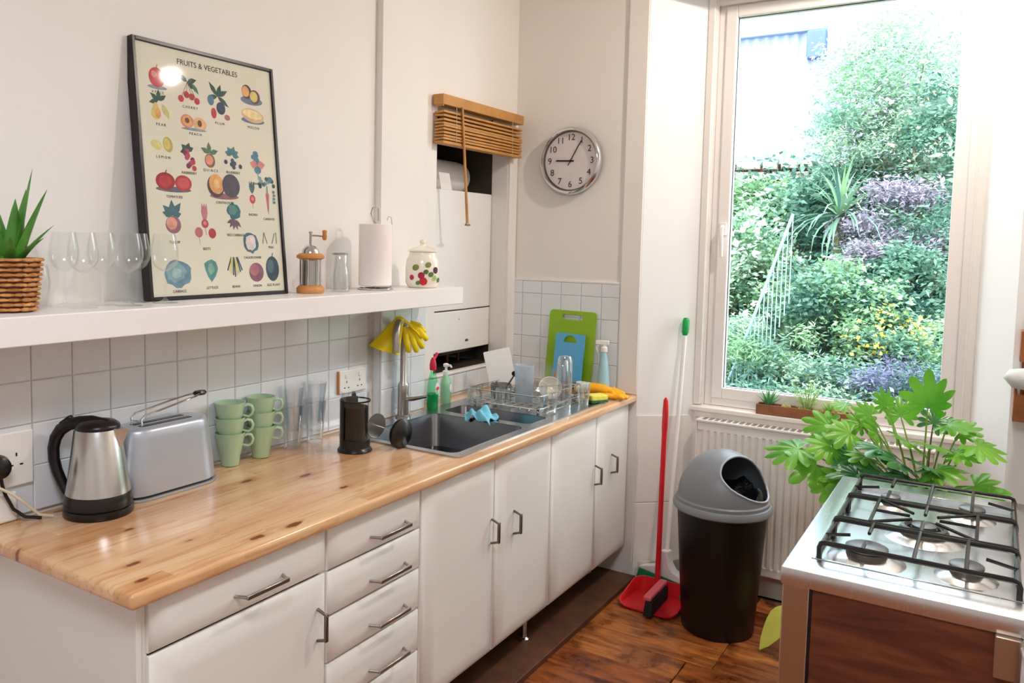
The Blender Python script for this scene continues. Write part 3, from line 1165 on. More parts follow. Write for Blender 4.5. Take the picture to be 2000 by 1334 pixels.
p = Print(.458, .310)
for i in range(16): p.blob(random.uniform(-.030, .030), .045 + random.uniform(-.012, .018), .007, .007, (BL, '#7FA0A6', DG)[i % 3])
p.line(0, .035, 0, .01, .003, '#7E9C8C'); p.poly([(-.007, .012), (.007, .012), (.003, -.035), (0, -.055), (-.003, -.035)], '#C87070')
for i in range(4): p.blob(.026 + random.uniform(-.003, .003), .018 - i * .011, .006, .005, '#6E8890')
p.done('carrot_print')
p = Print(.095, .225)
for a, l in ((1.6, .045), (2.4, .042), (.9, .048), (2.9, .035), (.2, .03)): p.leaf(0, .014, l, .010, a, '#4F7680')
p.blob(0, -.012, .026, .025, '#9A6A78'); p.blob(-.005, -.008, .018, .018, '#DDA08C'); p.line(0, -.035, 0, -.048, .001, '#A88'+'080'); p.done('turnip_print')
p = Print(.205, .215)
for a in (1.4, 1.7, 1.55): p.leaf(0, .006, .060, .007, a, '#C08088')
p.blob(0, .004, .013, .013, '#B84E58'); p.blob(0, .006, .006, .006, PK); p.blob(-.024, -.022, .014, .015, '#C4747A'); p.blob(.024, -.024, .014, .015, '#B8434A')
p.line(-.024, -.036, -.022, -.058, .0008, '#A08080'); p.line(0, -.01, .002, -.03, .0008, '#A08080'); p.done('beet_print')
p = Print(.318, .240)
p.blob(0, .020, .028, .024, '#3E7078', wob=.15); p.blob(-.004, .024, .018, .015, '#5A8E8A', wob=.2)
for a in (-.8, -1.3, -1.8, -2.3, -2.8): p.leaf(0, -.005, .034, .006, a, '#7A5A68')
p.done('chard_print')
p = Print(.375, .165); p.blob(0, 0, .030, .033, '#4E6F78', wob=.12); p.blob(0, 0, .021, .024, '#E3D6D4', wob=.1); p.done('cauliflower_print')
p = Print(.455, .180)
for x, a in ((-.030, 1.4), (-.012, 1.9), (.008, 1.2), (.028, 1.6)):
    p.line(x, -.018, x + .036 * math.cos(a), -.018 + .036 * math.sin(a), .0018, '#6E7F6A')
p.done('pea_pod_print')
p = Print(.098, .075); p.blob(0, 0, .046, .040, '#6C8F9E', wob=.09); p.blob(-.006, .004, .034, .028, '#84A8B2', wob=.14); p.blob(-.004, .0, .016, .014, '#A2C0C2', wob=.2); p.done('cabbage_print')
p = Print(.215, .082); p.poly([(0, -.035), (.016, -.018), (.026, .004), (.020, .024), (.004, .032), (-.010, .028), (-.024, .020), (-.020, 0), (-.012, -.02)], '#5F938E'); p.blob(0, .004, .012, .016, '#83B0A4', wob=.15); p.done('lettuce_print')
p = Print(.305, .090)
for i in range(9):
    x = -.028 + i * .007
    p.line(x * .4, .030, x, -.030 + abs(x) * .7, .0024, (NV, YL, '#CFC690', '#3F5E50')[i % 4])
p.done('bean_print')
p = Print(.390, .072); p.blob(0, 0, .030, .030, '#8A6070'); p.blob(-.008, .008, .020, .018, '#B0707A'); p.done('onion_print')
p = Print(.458, .082); p.blob(0, 0, .028, .040, '#3E5260'); p.blob(-.008, .008, .014, .022, '#566E7A'); p.line(0, .036, .005, .05, .0018, DG); p.done('aubergine_print')


def ptext(name, body, x, y, size):
    text(name, body, size, 'ink', pp, Matrix.Translation((x, y, ZP + .0006)), .0001)


ptext('title_lettering', 'FRUITS & VEGETABLES', .257, .683, .0225)
for s_, x, y in (('A P P L E', .075, .583), ('C H E R R Y', .182, .556), ('P L U M', .287, .523), ('P E A R', .078, .493), ('P E A C H', .194, .480), ('M E L O N', .420, .527),
                 ('L E M O N', .078, .402), ('RASPBERRY', .162, .364), ('Q U I N C E', .240, .378), ('BLUEBERRY', .325, .378), ('STRAWBERRY', .425, .350),
                 ('TOMATOES', .105, .292), ('CANTALOUPE', .285, .284), ('RADISH', .393, .252), ('CARROTS', .458, .240), ('TURNIP', .095, .163), ('BEETS', .205, .145),
                 ('RED CABBAGE', .318, .187), ('CAULIFLOWER', .378, .118), ('PEAS', .458, .150), ('CABBAGE', .100, .024), ('LETTUCE', .215, .030), ('BEANS', .305, .030), ('ONION', .390, .030), ('EGG PLANT', .458, .030)):
    ptext('caption_lettering', s_, x, y, .0105)

# ================================================================== THINGS ON THE SHELF
ZS = 1.4285
# woven pot with aloe
wp = thing('woven_plant_pot', 'round woven seagrass pot holding an aloe at the left end of the shelf', 'pot', (.125, .045, ZS))
m = MB()
m.lathe([(.044, 0), (.047, .004), (.062, .118), (.060, .122), (.056, .115), (.043, .01), (0, .01)], 40)
m.build('pot_wall', simple('dark_weave_gap', '#5A3018', .9), wp)
for lvl in range(11):
    z = .007 + lvl * .0113
    rr_ = .0475 + .0145 * (z / .12)
    pts = []
    n = 48
    for k in range(n):
        a = 2 * PI * k / n
        r_ = rr_ + .0034 * math.sin(a * 12 + (PI if lvl % 2 else 0))
        pts.append((r_ * math.cos(a), r_ * math.sin(a), z))
    MB().tube(pts, .0052, 6, closed=True, flat=.7).build('weave_strand', 'wicker', wp)
MB().at((0, 0, 0)).lathe([(.056, .1), (0, .106)], 24).build('soil', 'soil', wp)
al = thing('aloe_plant', 'green pointed aloe growing in the woven pot on the shelf', 'plant', (.125, .045, ZS + .1))
leafspec = [(0, .16, .10, .02), (.6, .20, .35, .016), (1.2, .13, .55, .013), (1.9, .19, .2, .016), (2.6, .14, .5, .013), (3.3, .21, .3, .016), (4.0, .14, .6, .012), (4.6, .18, .25, .015), (5.2, .15, .45, .013), (5.8, .12, .75, .011), (.9, .235, .16, .016), (2.2, .10, .8, .010), (.25, .11, .7, .011)]
for a, ln, ti, w in leafspec:
    m = MB()
    pts, rs, fls = [], [], []
    for i in range(8):
        t_ = i / 7
        out = math.sin(ti) * ln * t_ + .03 * ti * t_ * t_
        up = math.cos(ti) * ln * t_ + (.0 - .02 * ti * t_ * t_)
        pts.append(((.006 + out) * math.cos(a), (.006 + out) * math.sin(a), up))
        rs.append(max(.0006, 1.55 * w * (1 - t_) ** .75 * (1 if t_ > 0 else .9)))
        fls.append(.35)
    m.tube(pts, rs, 8, flat=fls, up=(math.cos(a), math.sin(a), .001))
    m.build('leaf', 'aloe', al)

# wine glasses
wg_label = 'clear stemmed wine glass standing in the cluster between the aloe and the poster'


def wine_glass(name, loc, label):
    t = thing(name, label, 'wine glass', loc, group='wine glasses on the shelf')
    MB().lathe([(.033, 0), (.033, .0015), (.015, .004), (.006, .009), (.0042, .014)], 28).build('foot', 'glass', t)
    MB().lathe([(.0042, .014), (.0036, .03), (.0036, .075), (.005, .086)], 14).build('stem', 'glass', t)
    prof = [(.004, .084), (.014, .088), (.026, .098), (.034, .114), (.0365, .130), (.035, .148), (.031, .168), (.028, .184)]
    inner = [(r - .0013, z + .001) for r, z in prof[::-1]]
    MB().lathe(prof + inner + [(0, inner[-1][1])], 32, cap=False).build('bowl', 'glass', t)
    return t


wl = ['clear wine glass nearest the woven aloe pot', 'clear wine glass second from the aloe pot, in the front row', 'clear wine glass third from the aloe pot, in the front row',
      'clear wine glass at the middle of the row, fourth from the aloe pot', 'clear wine glass standing just before the poster edge, in the back row', 'clear wine glass in front of the lower corner of the black framed poster']
spots = [(.070, .205), (.150, .206), (.105, .285), (.165, .320), (.085, .398), (.150, .440)]
g0 = wine_glass('wine_glass', (spots[0][0], spots[0][1], ZS), wl[0])
for (x, y), l in list(zip(spots, wl))[1:]:
    c_ = copy_tree(g0)
    c_.location = (x, y, ZS)
    c_['label'] = l
# low bowls glasses (upside-down tumblers) seen among the stems
bg_ = thing('balloon_glass', 'short round clear glass beside the aloe pot among the wine glasses', 'glass', (.055, .135, ZS))
prof = [(.028, 0), (.030, .002), (.036, .03), (.040, .062), (.036, .092), (.033, .102)]
MB().lathe(prof + [(r - .0015, z + .002) for r, z in prof[::-1]], 28, cap=False).build('cup', 'glass', bg_)

# coffee grinder
cg = thing('coffee_grinder', 'wooden and chrome hand coffee grinder with a crank on the shelf', 'coffee grinder', (.115, 1.03, ZS))
MB().lathe([(.044, 0), (.046, .004), (.046, .016), (.041, .022), (.036, .026)], 36).build('base', 'beech', cg)
MB().lathe([(.033, .024), (.033, .112)], 36).build('glass_body', 'glass', cg)
MB().lathe([(.028, .026), (.028, .108)], 24).build('grounds_drawer', 'nickel', cg)
st = MB()
for k in range(6):
    a = k * PI / 3
    st.at((.034 * math.cos(a), .034 * math.sin(a), .024)).cyl(.003, 0, .088, 8)
st.build('steel_posts', 'chrome', cg)
MB().lathe([(.034, .110), (.046, .116), (.046, .124), (.038, .130), (.030, .132)], 36).build('top_ring', 'beech', cg)
MB().lathe([(.029, .130), (.027, .142), (.019, .154), (.008, .160), (0, .161)], 32).build('dome', 'chrome', cg)
cr = MB().cyl(.004, .158, .198, 10)
cr.tube([(0, 0, .190), (.010, .020, .190), (.022, .040, .187)], .0028, 8)
cr.at((0, 0, .198)).lathe([(.006, 0), (.006, .004), (0, .006)], 10)
cr = cr.build('crank', 'nickel', cg)
MB().at((.023, .042, .175)).lathe([(.005, 0), (.008, .008), (.007, .022), (.0085, .030), (.004, .034), (0, .034)], 14).build('knob', 'beech', cr)

# glass carafe
ca = thing('glass_carafe', 'clear glass carafe with a steel rim between the grinder and the paper roll', 'carafe', (.130, 1.158, ZS))
prof = [(.030, 0), (.033, .003), (.034, .03), (.031, .065), (.0255, .095), (.0255, .128)]
MB().lathe(prof + [(r - .0015, z + .002) for r, z in prof[::-1]], 32, cap=False).build('carafe_body', 'glassrim', ca)
MB().lathe([(.0265, .126), (.0275, .127), (.0275, .131), (.0265, .132)], 32, cap=False).build('steel_rim', 'nickel', ca)

# kitchen roll on its holder
kr = thing('kitchen_roll', 'white kitchen paper roll on a wire holder on the shelf', 'kitchen roll', (.128, 1.35, ZS))
MB().at((0, 0, .014)).lathe([(.020, .222), (.058, .222), (.060, .220), (.060, .002), (.058, 0), (.020, 0)], 48, cap=False).build('paper', 'paper', kr)
hb = MB()
hb.tube([(.062 * math.cos(a), .062 * math.sin(a), .003) for a in [2 * PI * k / 32 for k in range(32)]], .003, 8, closed=True)
hb.tube([(-.062, 0, .003), (.062, 0, .003)], .003, 8)
hb.tube([(0, 0, .003), (0, 0, .24), (-.003, -.012, .25), (-.006, -.020, .275), (0, -.018, .295), (0, 0, .303), (0, .014, .293), (0, .015, .25)], .0024, 8)
hb.tube([(.030, .055, .003), (.030, .056, .24), (.028, .054, .262), (.022, .047, .266), (.018, .042, .252)], .0022, 8)
hb.build('wire_holder', 'chrome', kr)

# ceramic jar
cj = thing('storage_jar', 'cream ceramic storage jar painted with berries and leaves, with lid', 'jar', (.165, 1.592, ZS), (0, 0, 0))
MB().lathe([(.052, 0), (.058, .004), (.066, .020), (.067, .07), (.064, .100), (.056, .122), (.052, .130), (.052, .136), (0, .136)], 44).build('jar_body', 'ceramic', cj)
MB().lathe([(.050, .136), (.057, .138), (.057, .143), (.040, .152), (.018, .160), (.010, .163), (.010, .168), (.014, .175), (.010, .183), (0, .184)], 36).build('lid', 'ceramic', cj)
sp = [('berry_motif', '#A81E3C', .010, -1.02, .048), ('berry_motif', '#C02A28', .012, -.90, .026), ('berry_motif', '#5A2440', .010, -.12, .068), ('leaf_motif', '#56783A', .009, -.75, .062),
      ('leaf_motif', '#56783A', .010, -.45, .052), ('leaf_motif', '#8A9A4E', .011, -.62, .088), ('leaf_motif', '#7E9048', .012, -1.35, .078), ('leaf_motif', '#5F8040', .008, -1.20, .020),
      ('leaf_motif', '#A8B87A', .010, -.20, .038), ('berry_motif', '#A83A58', .008, -1.6, .04), ('leaf_motif', '#4E6A3A', .009, .15, .03)]
for nme, h_, r_, a, z in sp:
    r_ *= 1.3
    R_ = .0672 if z < .08 else .0658
    m = MB()
    ring = [(0, 0)]
    vs, fs = [], []
    n = 12
    for rr_ in (0, 1):
        for k in range(n):
            th = 2 * PI * k / n
            k2 = r_ * rr_
            du, dv = k2 * math.cos(th), k2 * math.sin(th) * (.8 if 'leaf' in nme else 1)
            if 'leaf' in nme:
                du, dv = du * .75 - dv * .6, dv * .75 + du * .5
            vs.append(((R_ + .0006) * math.cos(a + du / R_), (R_ + .0006) * math.sin(a + du / R_), z + dv))
    fs = [(k, (k + 1) % n, n + (k + 1) % n, n + k) for k in range(n)]
    m.raw(vs, fs)
    m.build(nme, pmat(h_), cj, smooth=0)

# ================================================================== ON THE WORKTOP
ZC = .9006
# kettle: handle towards the wall on the near side
ket = thing('electric_kettle', 'brushed steel electric kettle with black handle, lid and base on the worktop', 'kettle', (.132, .250, ZC), (0, 0, math.radians(28)))
ket.scale = (.95, .95, .985)
MB().lathe([(.086, 0), (.088, .003), (.088, .018), (.083, .022)], 48).build('power_base', 'black', ket)
MB().lathe([(.086, .023), (.0865, .026), (.083, .055), (.082, .057)], 48).build('lower_band', 'black', ket)
MB().lathe([(.0815, .056), (.056, .222), (.052, .228)], 56).build('body', 'steel', ket)
MB().lathe([(.056, .2215), (.057, .226), (.055, .232), (.044, .240), (.02, .245), (0, .246)], 40).build('lid', 'black', ket)
sp_ = MB()
sp_.raw([(.045, .022, .225), (.045, -.022, .225), (.086, 0, .222), (.052, .018, .165), (.052, -.018, .165), (.062, 0, .165)], [(0, 2, 5, 3), (1, 4, 5, 2), (0, 1, 2), (3, 5, 4)])
sp_.build('spout', 'steel', ket)
hd = MB()
hd.tube([(.030, 0, .236), (-.015, 0, .238), (-.050, 0, .235), (-.080, 0, .228), (-.103, 0, .214), (-.118, 0, .192), (-.125, 0, .165), (-.124, 0, .135), (-.116, 0, .105), (-.104, 0, .078), (-.092, 0, .055), (-.080, 0, .035)],
        [.010, .016, .0165, .0165, .0165, .016, .0155, .015, .0145, .014, .013, .011], 14, flat=.92, up=(0, 1, 0))
hd.build('handle', 'black', ket, smooth=60)
MB().at((-.088, 0, .239), (0, -.62, 0)).box(-.018, .018, -.009, .009, -.006, .005).build('switch', 'black', ket, bevel=.003)
MB().at((-.075, .0, .13), (0, .155, 0)).box(-.002, .006, -.008, .008, -.07, .085).build('back_strip', 'black', ket, bevel=.002)
MB().at((-.083, .012, .03)).box(-.008, .0, -.006, .006, 0, .008).build('switch_lamp', 'redcap', ket, bevel=.002)

# wall sockets
so1 = thing('double_socket', 'white double wall socket behind the kettle', 'socket', (.0085, .075, 1.045))
MB().box(0, .010, -.20, .073, -.062, .075).build('plate', 'whiteplastic', so1, bevel=.004, seg=3)
hl = MB()
for cy in (-.11, .03):
    for dy, dz, w_, h_ in ((0, .018, .004, .009), (-.012, -.008, .008, .004), (.012, -.008, .008, .004)):
        hl.box(.0098, .0104, cy + dy - w_ / 2, cy + dy + w_ / 2, dz - h_ / 2, dz + h_ / 2)
hl.build('pin_holes', 'black', so1, smooth=0)
plg = thing('power_plug', 'black plug with its flex in the socket behind the kettle', 'plug', (.0185, .052, 1.045))
MB().at((0, 0, 0), (0, PI / 2, 0)).lathe([(.028, 0), (.030, .004), (.030, .022), (.025, .036), (.014, .042), (0, .043)], 24, 1.0, .9).build('plug_body', 'black', plg)
MB().tube([(.022, .003, -.024), (.022, .006, -.045), (.024, .012, -.07), (.028, .028, -.108), (.036, .052, -.132), (.050, .085, -.1405)], .0042, 10).build('flex', 'black', plg)
wc = MB().tube([(.03, -.05, 1.008), (.05, -.01, 1.01), (.055, .04, 1.002), (.06, .07, .98), (.065, .10, .95), (.07, .13, .915), (.08, .16, .905)], .0036, 8).build('power_cable', 'cord')
tag(wc, 'thin grey cable looping past the plug behind the kettle', 'cable')
pad = MB().box(.012, .03, -.12, .10, .901, .975).build('junction_box', 'whiteplastic', bevel=.006, seg=3)
tag(pad, 'white plastic cable box standing under the socket behind the kettle', 'cable box')

so2 = thing('double_socket', 'white double wall socket on the tiles behind the french press', 'socket', (.0085, 1.362, 1.078))
MB().box(0, .010, -.075, .075, -.043, .043).build('plate', 'whiteplastic', so2, bevel=.004, seg=3)
hl = MB()
for cy in (-.037, .037):
    for dy, dz, w_, h_ in ((0, .0, .004, .008), (-.011, -.022, .007, .004), (.011, -.022, .007, .004)):
        hl.box(.0098, .0104, cy + dy - w_ / 2, cy + dy + w_ / 2, dz - h_ / 2, dz + h_ / 2)
hl.build('pin_holes', 'black', so2, smooth=0)
rk = MB().box(.0098, .013, -.045, -.030, .014, .030)
rk.box(.0098, .013, .030, .045, .014, .030)
rk.build('rocker_switches', 'whiteplastic', so2, bevel=.001, seg=1)
MB().box(.0, .010, -.079, -.0755, -.043, .043).build('plate_edge', 'beech', so2, smooth=0)

# toaster
to = thing('toaster', 'silver tapered two-slot toaster with a raised wire warming rack beside the kettle', 'toaster', (.088, .474, ZC))


def oval(hx, hy, r, z, cx=0, cy=0):
    return [(cx + x, cy + y, z) for x, y in rrect(-hx, hx, -hy, hy, r, 7)]


m = MB()
m.loops([oval(.070, .158, .069, .014), oval(.071, .159, .070, .022), oval(.067, .150, .066, .100), oval(.062, .139, .061, .165), oval(.060, .136, .059, .182), oval(.056, .131, .055, .190), oval(.050, .124, .049, .192)])
m.build('body', 'silverplastic', to, smooth=50)
m = MB()
m.loops([oval(.072, .160, .070, .0), oval(.074, .163, .072, .004), oval(.074, .163, .072, .007)])
m.build('foot_plate', 'silverplastic', to)
m = MB()
m.loops([oval(.066, .154, .064, .006), oval(.066, .154, .064, .016)])
m.build('shadow_gap', 'black', to)
m = MB()
m.box(.008, .028, -.085, .080, .187, .1935)
m.box(-.028, -.008, -.085, .080, .187, .1935)
m.build('slots', 'black', to, bevel=.002)
m = MB()
for x in (-.020, .024):
    m.tube([(x, -.082, .190), (x, -.084, .212), (x, -.072, .222), (x, -.03, .228), (x, .04, .240), (x * .8, .10, .249), (x * .4, .118, .251)], .0028, 8)
m.tube([(-.020, -.082, .205), (.024, -.082, .205)], .0028, 8)
m.build('warming_rack', 'chrome', to)
m = MB().at((.0, .128, .252), (0, 0, 0)).lathe([(0, -.008), (.014, -.006), (.018, 0), (.014, .006), (0, .008)], 20, .8, 1.3)
m.build('rack_knob', 'black', to)
m = MB()
m.box(.0655, .0675, .085, .100, .030, .036)
m.build('badge', 'black', to, smooth=0)

# sage cups in two stacks


def cup(loc, label, rz):
    t = thing('stacking_cup', label, 'cup', loc, (0, 0, rz), group='sage green stacked cups')
    prof = [(.0, 0), (.025, 0), (.0275, .002), (.031, .03), (.0365, .055), (.042, .080), (.0465, .104)]
    inn = [(.0445, .104), (.040, .080), (.0345, .055), (.029, .032), (.0, .030)]
    MB().lathe(prof + inn, 36, cap=False).build('cup_body', 'sage', t)
    MB().tube([(.040, 0, .090), (.052, 0, .096), (.064, 0, .092), (.069, 0, .080), (.066, 0, .066), (.056, 0, .058), (.036, 0, .062)], .0042, 10, flat=1.3).build('handle', 'sage', t)
    return t


c0 = None
names = [('bottom', 0), ('middle', .047), ('top', .094)]
for si, (x, y, where) in enumerate(((.056, .742, 'in the stack beside the toaster'), (.058, .866, 'in the stack beside the tall tumblers'))):
    for nm, dz in names:
        lb = 'sage green ceramic cup, %s one %s' % (nm, where)
        if nm == 'top':
            lb = 'sage green ceramic cup, topmost %s' % where
        rz = math.radians(random.uniform(40, 62))
        if c0 is None:
            c0 = cup((x, y, ZC), lb, rz)
        else:
            q = copy_tree(c0)
            q.location = (x, y, ZC + dz)
            q.rotation_euler = (0, 0, rz)
            q['label'] = lb

# tall tumblers
t0 = None
for (x, y, wh) in ((.058, 1.006, 'next to the sage cups'), (.056, 1.118, 'next to the wall socket')):
    for nm, dz in (('lower', 0), ('upper', .062)):
        lb = 'clear tall glass tumbler, %s of the pair stacked %s' % (nm, wh)
        if t0 is None:
            t0 = MB()
            prof = [(0, 0), (.025, 0), (.027, .003), (.033, .08), (.041, .148)]
            inn = [(.0395, .148), (.0315, .08), (.0255, .014), (0, .010)]
            t0 = t0.lathe(prof + inn, 32, cap=False).build('tall_tumbler', 'glass', loc=(x, y, ZC))
            t0.data.materials[0] = MAT['glassrim']
            tag(t0, lb, 'tumbler', 'tall clear tumblers')
        else:
            q = t0.copy()
            COL.objects.link(q)
            q.location = (x, y, ZC + dz)
            q['label'] = lb

# french press
fp = thing('french_press', 'black and glass french press half full of coffee on the worktop', 'french press', (.246, 1.11, ZC), (0, 0, 0))
MB().lathe([(.058, 0), (.059, .003), (.055, .010), (.051, .014), (.051, .040), (.050, .041)], 40).build('base', 'black', fp)
prof = [(.046, .016), (.047, .02), (.047, .196), (.049, .202)]
MB().lathe(prof + [(.0475, .202), (.0455, .196), (.0455, .02)], 40, cap=False).build('beaker', 'glass', fp)
MB().lathe([(0, .018), (.0435, .018), (.0435, .150), (0, .150)], 40).build('coffee', 'coffee', fp)
m = MB()
n = 14
for z0, z1, a0, a1 in ((.040, .175, math.radians(120), math.radians(262)),):
    rings = []
    for k in range(n + 1):
        a = a0 + (a1 - a0) * k / n
        rings.append([(r_ * math.cos(a), r_ * math.sin(a), z) for r_, z in ((.048, z0), (.051, z0), (.051, z1), (.048, z1))])
    m.loops(rings)
m.build('holder_frame', 'black', fp)
MB().tube([(-.035, .035, .178), (-.052, .052, .180), (-.062, .062, .160), (-.062, .062, .090), (-.056, .056, .060), (-.036, .036, .052)], .0075, 10).build('handle', 'black', fp)
MB().at((0, 0, .168)).lathe([(.0475, 0), (.0515, 0), (.0515, .005), (.0475, .005)], 40, cap=False).build('top_band', 'black', fp)
# its lid with plunger lying on the edge
pd = thing('plunger_lid', 'black french press lid with its plunger rod lying on its side beside the press', 'lid', (.352, 1.222, ZC), (0, 0, math.radians(-6)))
m = MB().at((0, 0, .0515), (0, math.radians(90 + 4), 0))
m.lathe([(.050, -.004), (.052, 0), (.051, .008), (.040, .016), (.020, .020), (.012, .024), (0, .024)], 36)
m.build('lid_disc', 'black', pd)
dirr = Euler((0, math.radians(90 + 4), 0)).to_matrix() @ Vector((0, 0, -1))
pts = [Vector((0, 0, .0515)) + dirr * t_ for t_ in (0, .06, .118)]
MB().tube([tuple(p_) for p_ in pts], .0024, 8).build('rod', 'chrome', pd)
e_ = Vector((0, 0, .0515)) + dirr * .118
MB().at(tuple(e_), (0, math.radians(90 + 4), 0)).lathe([(0, -.002), (.043, -.002), (.044, 0), (.043, .004), (0, .004)], 30).build('mesh_filter', 'nickel', pd)

# washing-up bottles
b1 = thing('washing_up_bottle', 'green washing-up liquid bottle with a red cap behind the sink', 'bottle', (.050, 1.835, ZC), (0, 0, math.radians(30)))
MB().lathe([(.030, 0), (.033, .004), (.034, .06), (.030, .10), (.024, .13), (.014, .155), (.011, .165)], 28, .75, 1.1).build('bottle_body', 'glassgreen', b1)
MB().lathe([(.0, .003), (.0315, .003), (.0322, .062), (0, .063)], 28, .73, 1.08).build('liquid', 'greensoap', b1)
MB().at((.0195, -.012, .085), (0, PI / 2, -.35)).lathe([(.026, 0), (.026, .0022), (0, .0024)], 24, 1, .72).build('label', 'labelwhite', b1)
MB().at((.0222, -.0128, .087), (0, PI / 2, -.35)).lathe([(.012, 0), (.012, .001), (0, .001)], 20, .6, 1.2).build('label_print', 'labelred', b1)
m = MB().lathe([(.014, .163), (.015, .185), (.011, .205), (.006, .215), (0, .217)], 18)
m.tube([(0, 0, .206), (.008, .024, .216), (.012, .040, .228)], [.007, .006, .007], 8)
m.build('cap', 'redcap', b1)
b2 = thing('soap_dispenser', 'clear pale green hand soap bottle with a white pump behind the sink', 'bottle', (.035, 1.955, ZC), (0, 0, math.radians(30)))
MB().lathe([(.028, 0), (.031, .004), (.032, .08), (.028, .105), (.014, .122), (.012, .130)], 28, .75, 1.1).build('bottle_body', 'glassgreenpale', b2)
m = MB().lathe([(.014, .126), (.015, .142), (.006, .146), (.005, .158), (.012, .162), (.013, .172), (.006, .176), (0, .176)], 18)
m.tube([(0, 0, .166), (.020, -.014, .168), (.026, -.019, .160)], [.006, .005, .004], 8)
m.build('pump', 'whiteplastic', b2)
MB().at((.0218, -.012, .07), (0, PI / 2, -.35)).lathe([(.014, 0), (.014, .0015), (0, .0015)], 20, 1.2, .8).build('label', 'labelwhite', b2)

# blue cloth over the divider
bc = MB()
n = 15
vs, fs = [], []
for i in range(n):
    for j_ in range(n):
        u_, v_ = i / (n - 1) - .5, j_ / (n - 1) - .5
        x = .335 + u_ * .12 + .010 * math.sin(9 * v_)
        y = 1.772 + v_ * .095
        dy_ = abs(v_) * .095
        z = .912 + .030 * math.exp(-(u_ * 3.2) ** 2) * (1 + .5 * math.sin(13 * u_ + 5 * v_)) - (max(0, dy_ - .030) * 1.3) + .006 * math.sin(21 * u_) + .007 * math.sin(17 * v_ + 8 * u_)
        vs.append((x, y, max(z, .84)))
for i in range(n - 1):
    for j_ in range(n - 1):
        a = i * n + j_
        fs.append((a, a + 1, a + n + 1, a + n))
bc.raw(vs, fs)
bc = bc.build('dish_cloth', 'bluecloth', smooth=180, thick=.004, subdiv=1)
tag(bc, 'light blue dish cloth bunched over the divider between the sink bowls', 'cloth')

# ---- drying dishes on the draining board (top of deck .905)
ZD = .9125


def glass_prof(prof, th=.0018):
    inn = [(max(r - th, .0), z + th * .8) for r, z in prof[::-1]]
    return prof + inn


def on_rack(name, label, cat, prof, loc, mat='glass', seg=30, flip=False, group=None):
    m = MB()
    if flip:
        H = max(z for r, z in prof)
        prof = [(r, H - z) for r, z in prof]
    m.lathe(glass_prof(prof) if not flip else prof, seg, cap=False)
    o = m.build(name, mat, loc=loc)
    tag(o, label, cat, group)
    return o


rack = thing('dish_rack', 'low chrome wire dish rack on the draining board', 'dish rack', (0, 0, .905))
m = MB()
fx0, fx1, fy0, fy1 = .13, .48, 1.985, 2.40
for z in (.018, .070):
    m.tube([(x, y, z) for x, y in rrect(fx0, fx1, fy0, fy1, .03, 4)], .0026, 7, closed=True)
m.build('rim_wires', 'chrome', rack)
m = MB()
for k in range(9):
    y = fy0 + .03 + k * .045
    m.tube([(fx0, y, .070), (fx0, y, .018), (fx1, y, .018), (fx1, y, .070)], .0018, 6)
m.build('cross_wires', 'chrome', rack)
m = MB()
for x in (fx0 + .02, fx1 - .02):
    for y in (fy0 + .03, fy1 - .03):
        m.at((x, y, 0)).cyl(.006, .0055, .018, 10)
m.at()
m.build('feet', 'black', rack)
ch = MB().prism(rrect(-.062, .062, 0, .175, .006), -.005, .005).build('white_chopping_board', 'whiteplastic')
ch.rotation_euler = (math.radians(90 - 8), math.radians(-12), math.radians(40))
ch.location = (.150, 2.262, .942)
tag(ch, 'small square white board standing in the dish rack', 'chopping board')
on_rack('glass_jar', 'short clear glass jar at the near end of the draining board', 'jar', [(.026, 0), (.031, .003), (.032, .050), (.027, .062), (.028, .076)], (.160, 1.995, ZD - .006), 'glassrim')
cb = thing('cutlery_basket', 'steel mesh cutlery basket with utensils in the dish rack', 'cutlery basket', (.235, 2.09, ZD + .012))
MB().lathe([(.034, 0), (.040, .003), (.044, .062), (.045, .066)] + [(.043, .066), (.038, .004), (0, .004)], 28, cap=False).build('basket_body', 'nickel', cb)
m = MB()
for k in range(16):
    a = 2 * PI * k / 16
    m.tube([(.0405 * math.cos(a), .0405 * math.sin(a), .004), (.046 * math.cos(a), .046 * math.sin(a), .064)], .0014, 5)
m.build('basket_wires', 'chrome', cb)
spn = MB().tube([(.235, 2.09, .922), (.25, 2.13, .985), (.262, 2.155, 1.02)], [.004, .004, .003], 8)
spn.at((.264, 2.160, 1.028), (.5, .3, .5)).lathe([(0, -.016), (.012, -.010), (.016, 0), (.012, .010), (0, .016)], 14, 1, .5)
spn = spn.build('black_ladle', 'black')
tag(spn, 'black plastic spoon sticking out of the cutlery basket', 'spoon')
on_rack('measuring_cup', 'tall pale blue translucent measuring beaker in the dish rack', 'beaker', [(.036, 0), (.038, .003), (.043, .150), (.045, .158)], (.345, 2.10, ZD + .012), 'frost')
pl_ = MB().at((.30, 2.34, .994), (math.radians(82), 0, math.radians(25))).lathe([(0, -.004), (.045, -.003), (.066, .003), (.068, .006), (.046, .001), (0, 0)], 40, cap=False).build('glass_plate', 'glassrim')
tag(pl_, 'round clear glass plate standing at the back of the dish rack', 'plate')
bw_ = MB().at((.400, 2.23, .958), (math.radians(60), 0, math.radians(35))).lathe([(0, 0), (.022, .001), (.045, .018), (.052, .040), (.050, .040), (.043, .020), (.02, .004), (0, .004)], 36, cap=False).build('white_bowl', 'ceramic')
tag(bw_, 'small white china bowl tilted in the dish rack', 'bowl')
on_rack('upturned_jug', 'tall clear glass jug turned upside down on the draining board', 'glass', [(.032, 0), (.0325, .15), (.032, .205), (.026, .222), (0, .226), ], (.505, 2.165, ZD - .006), 'glassrim')
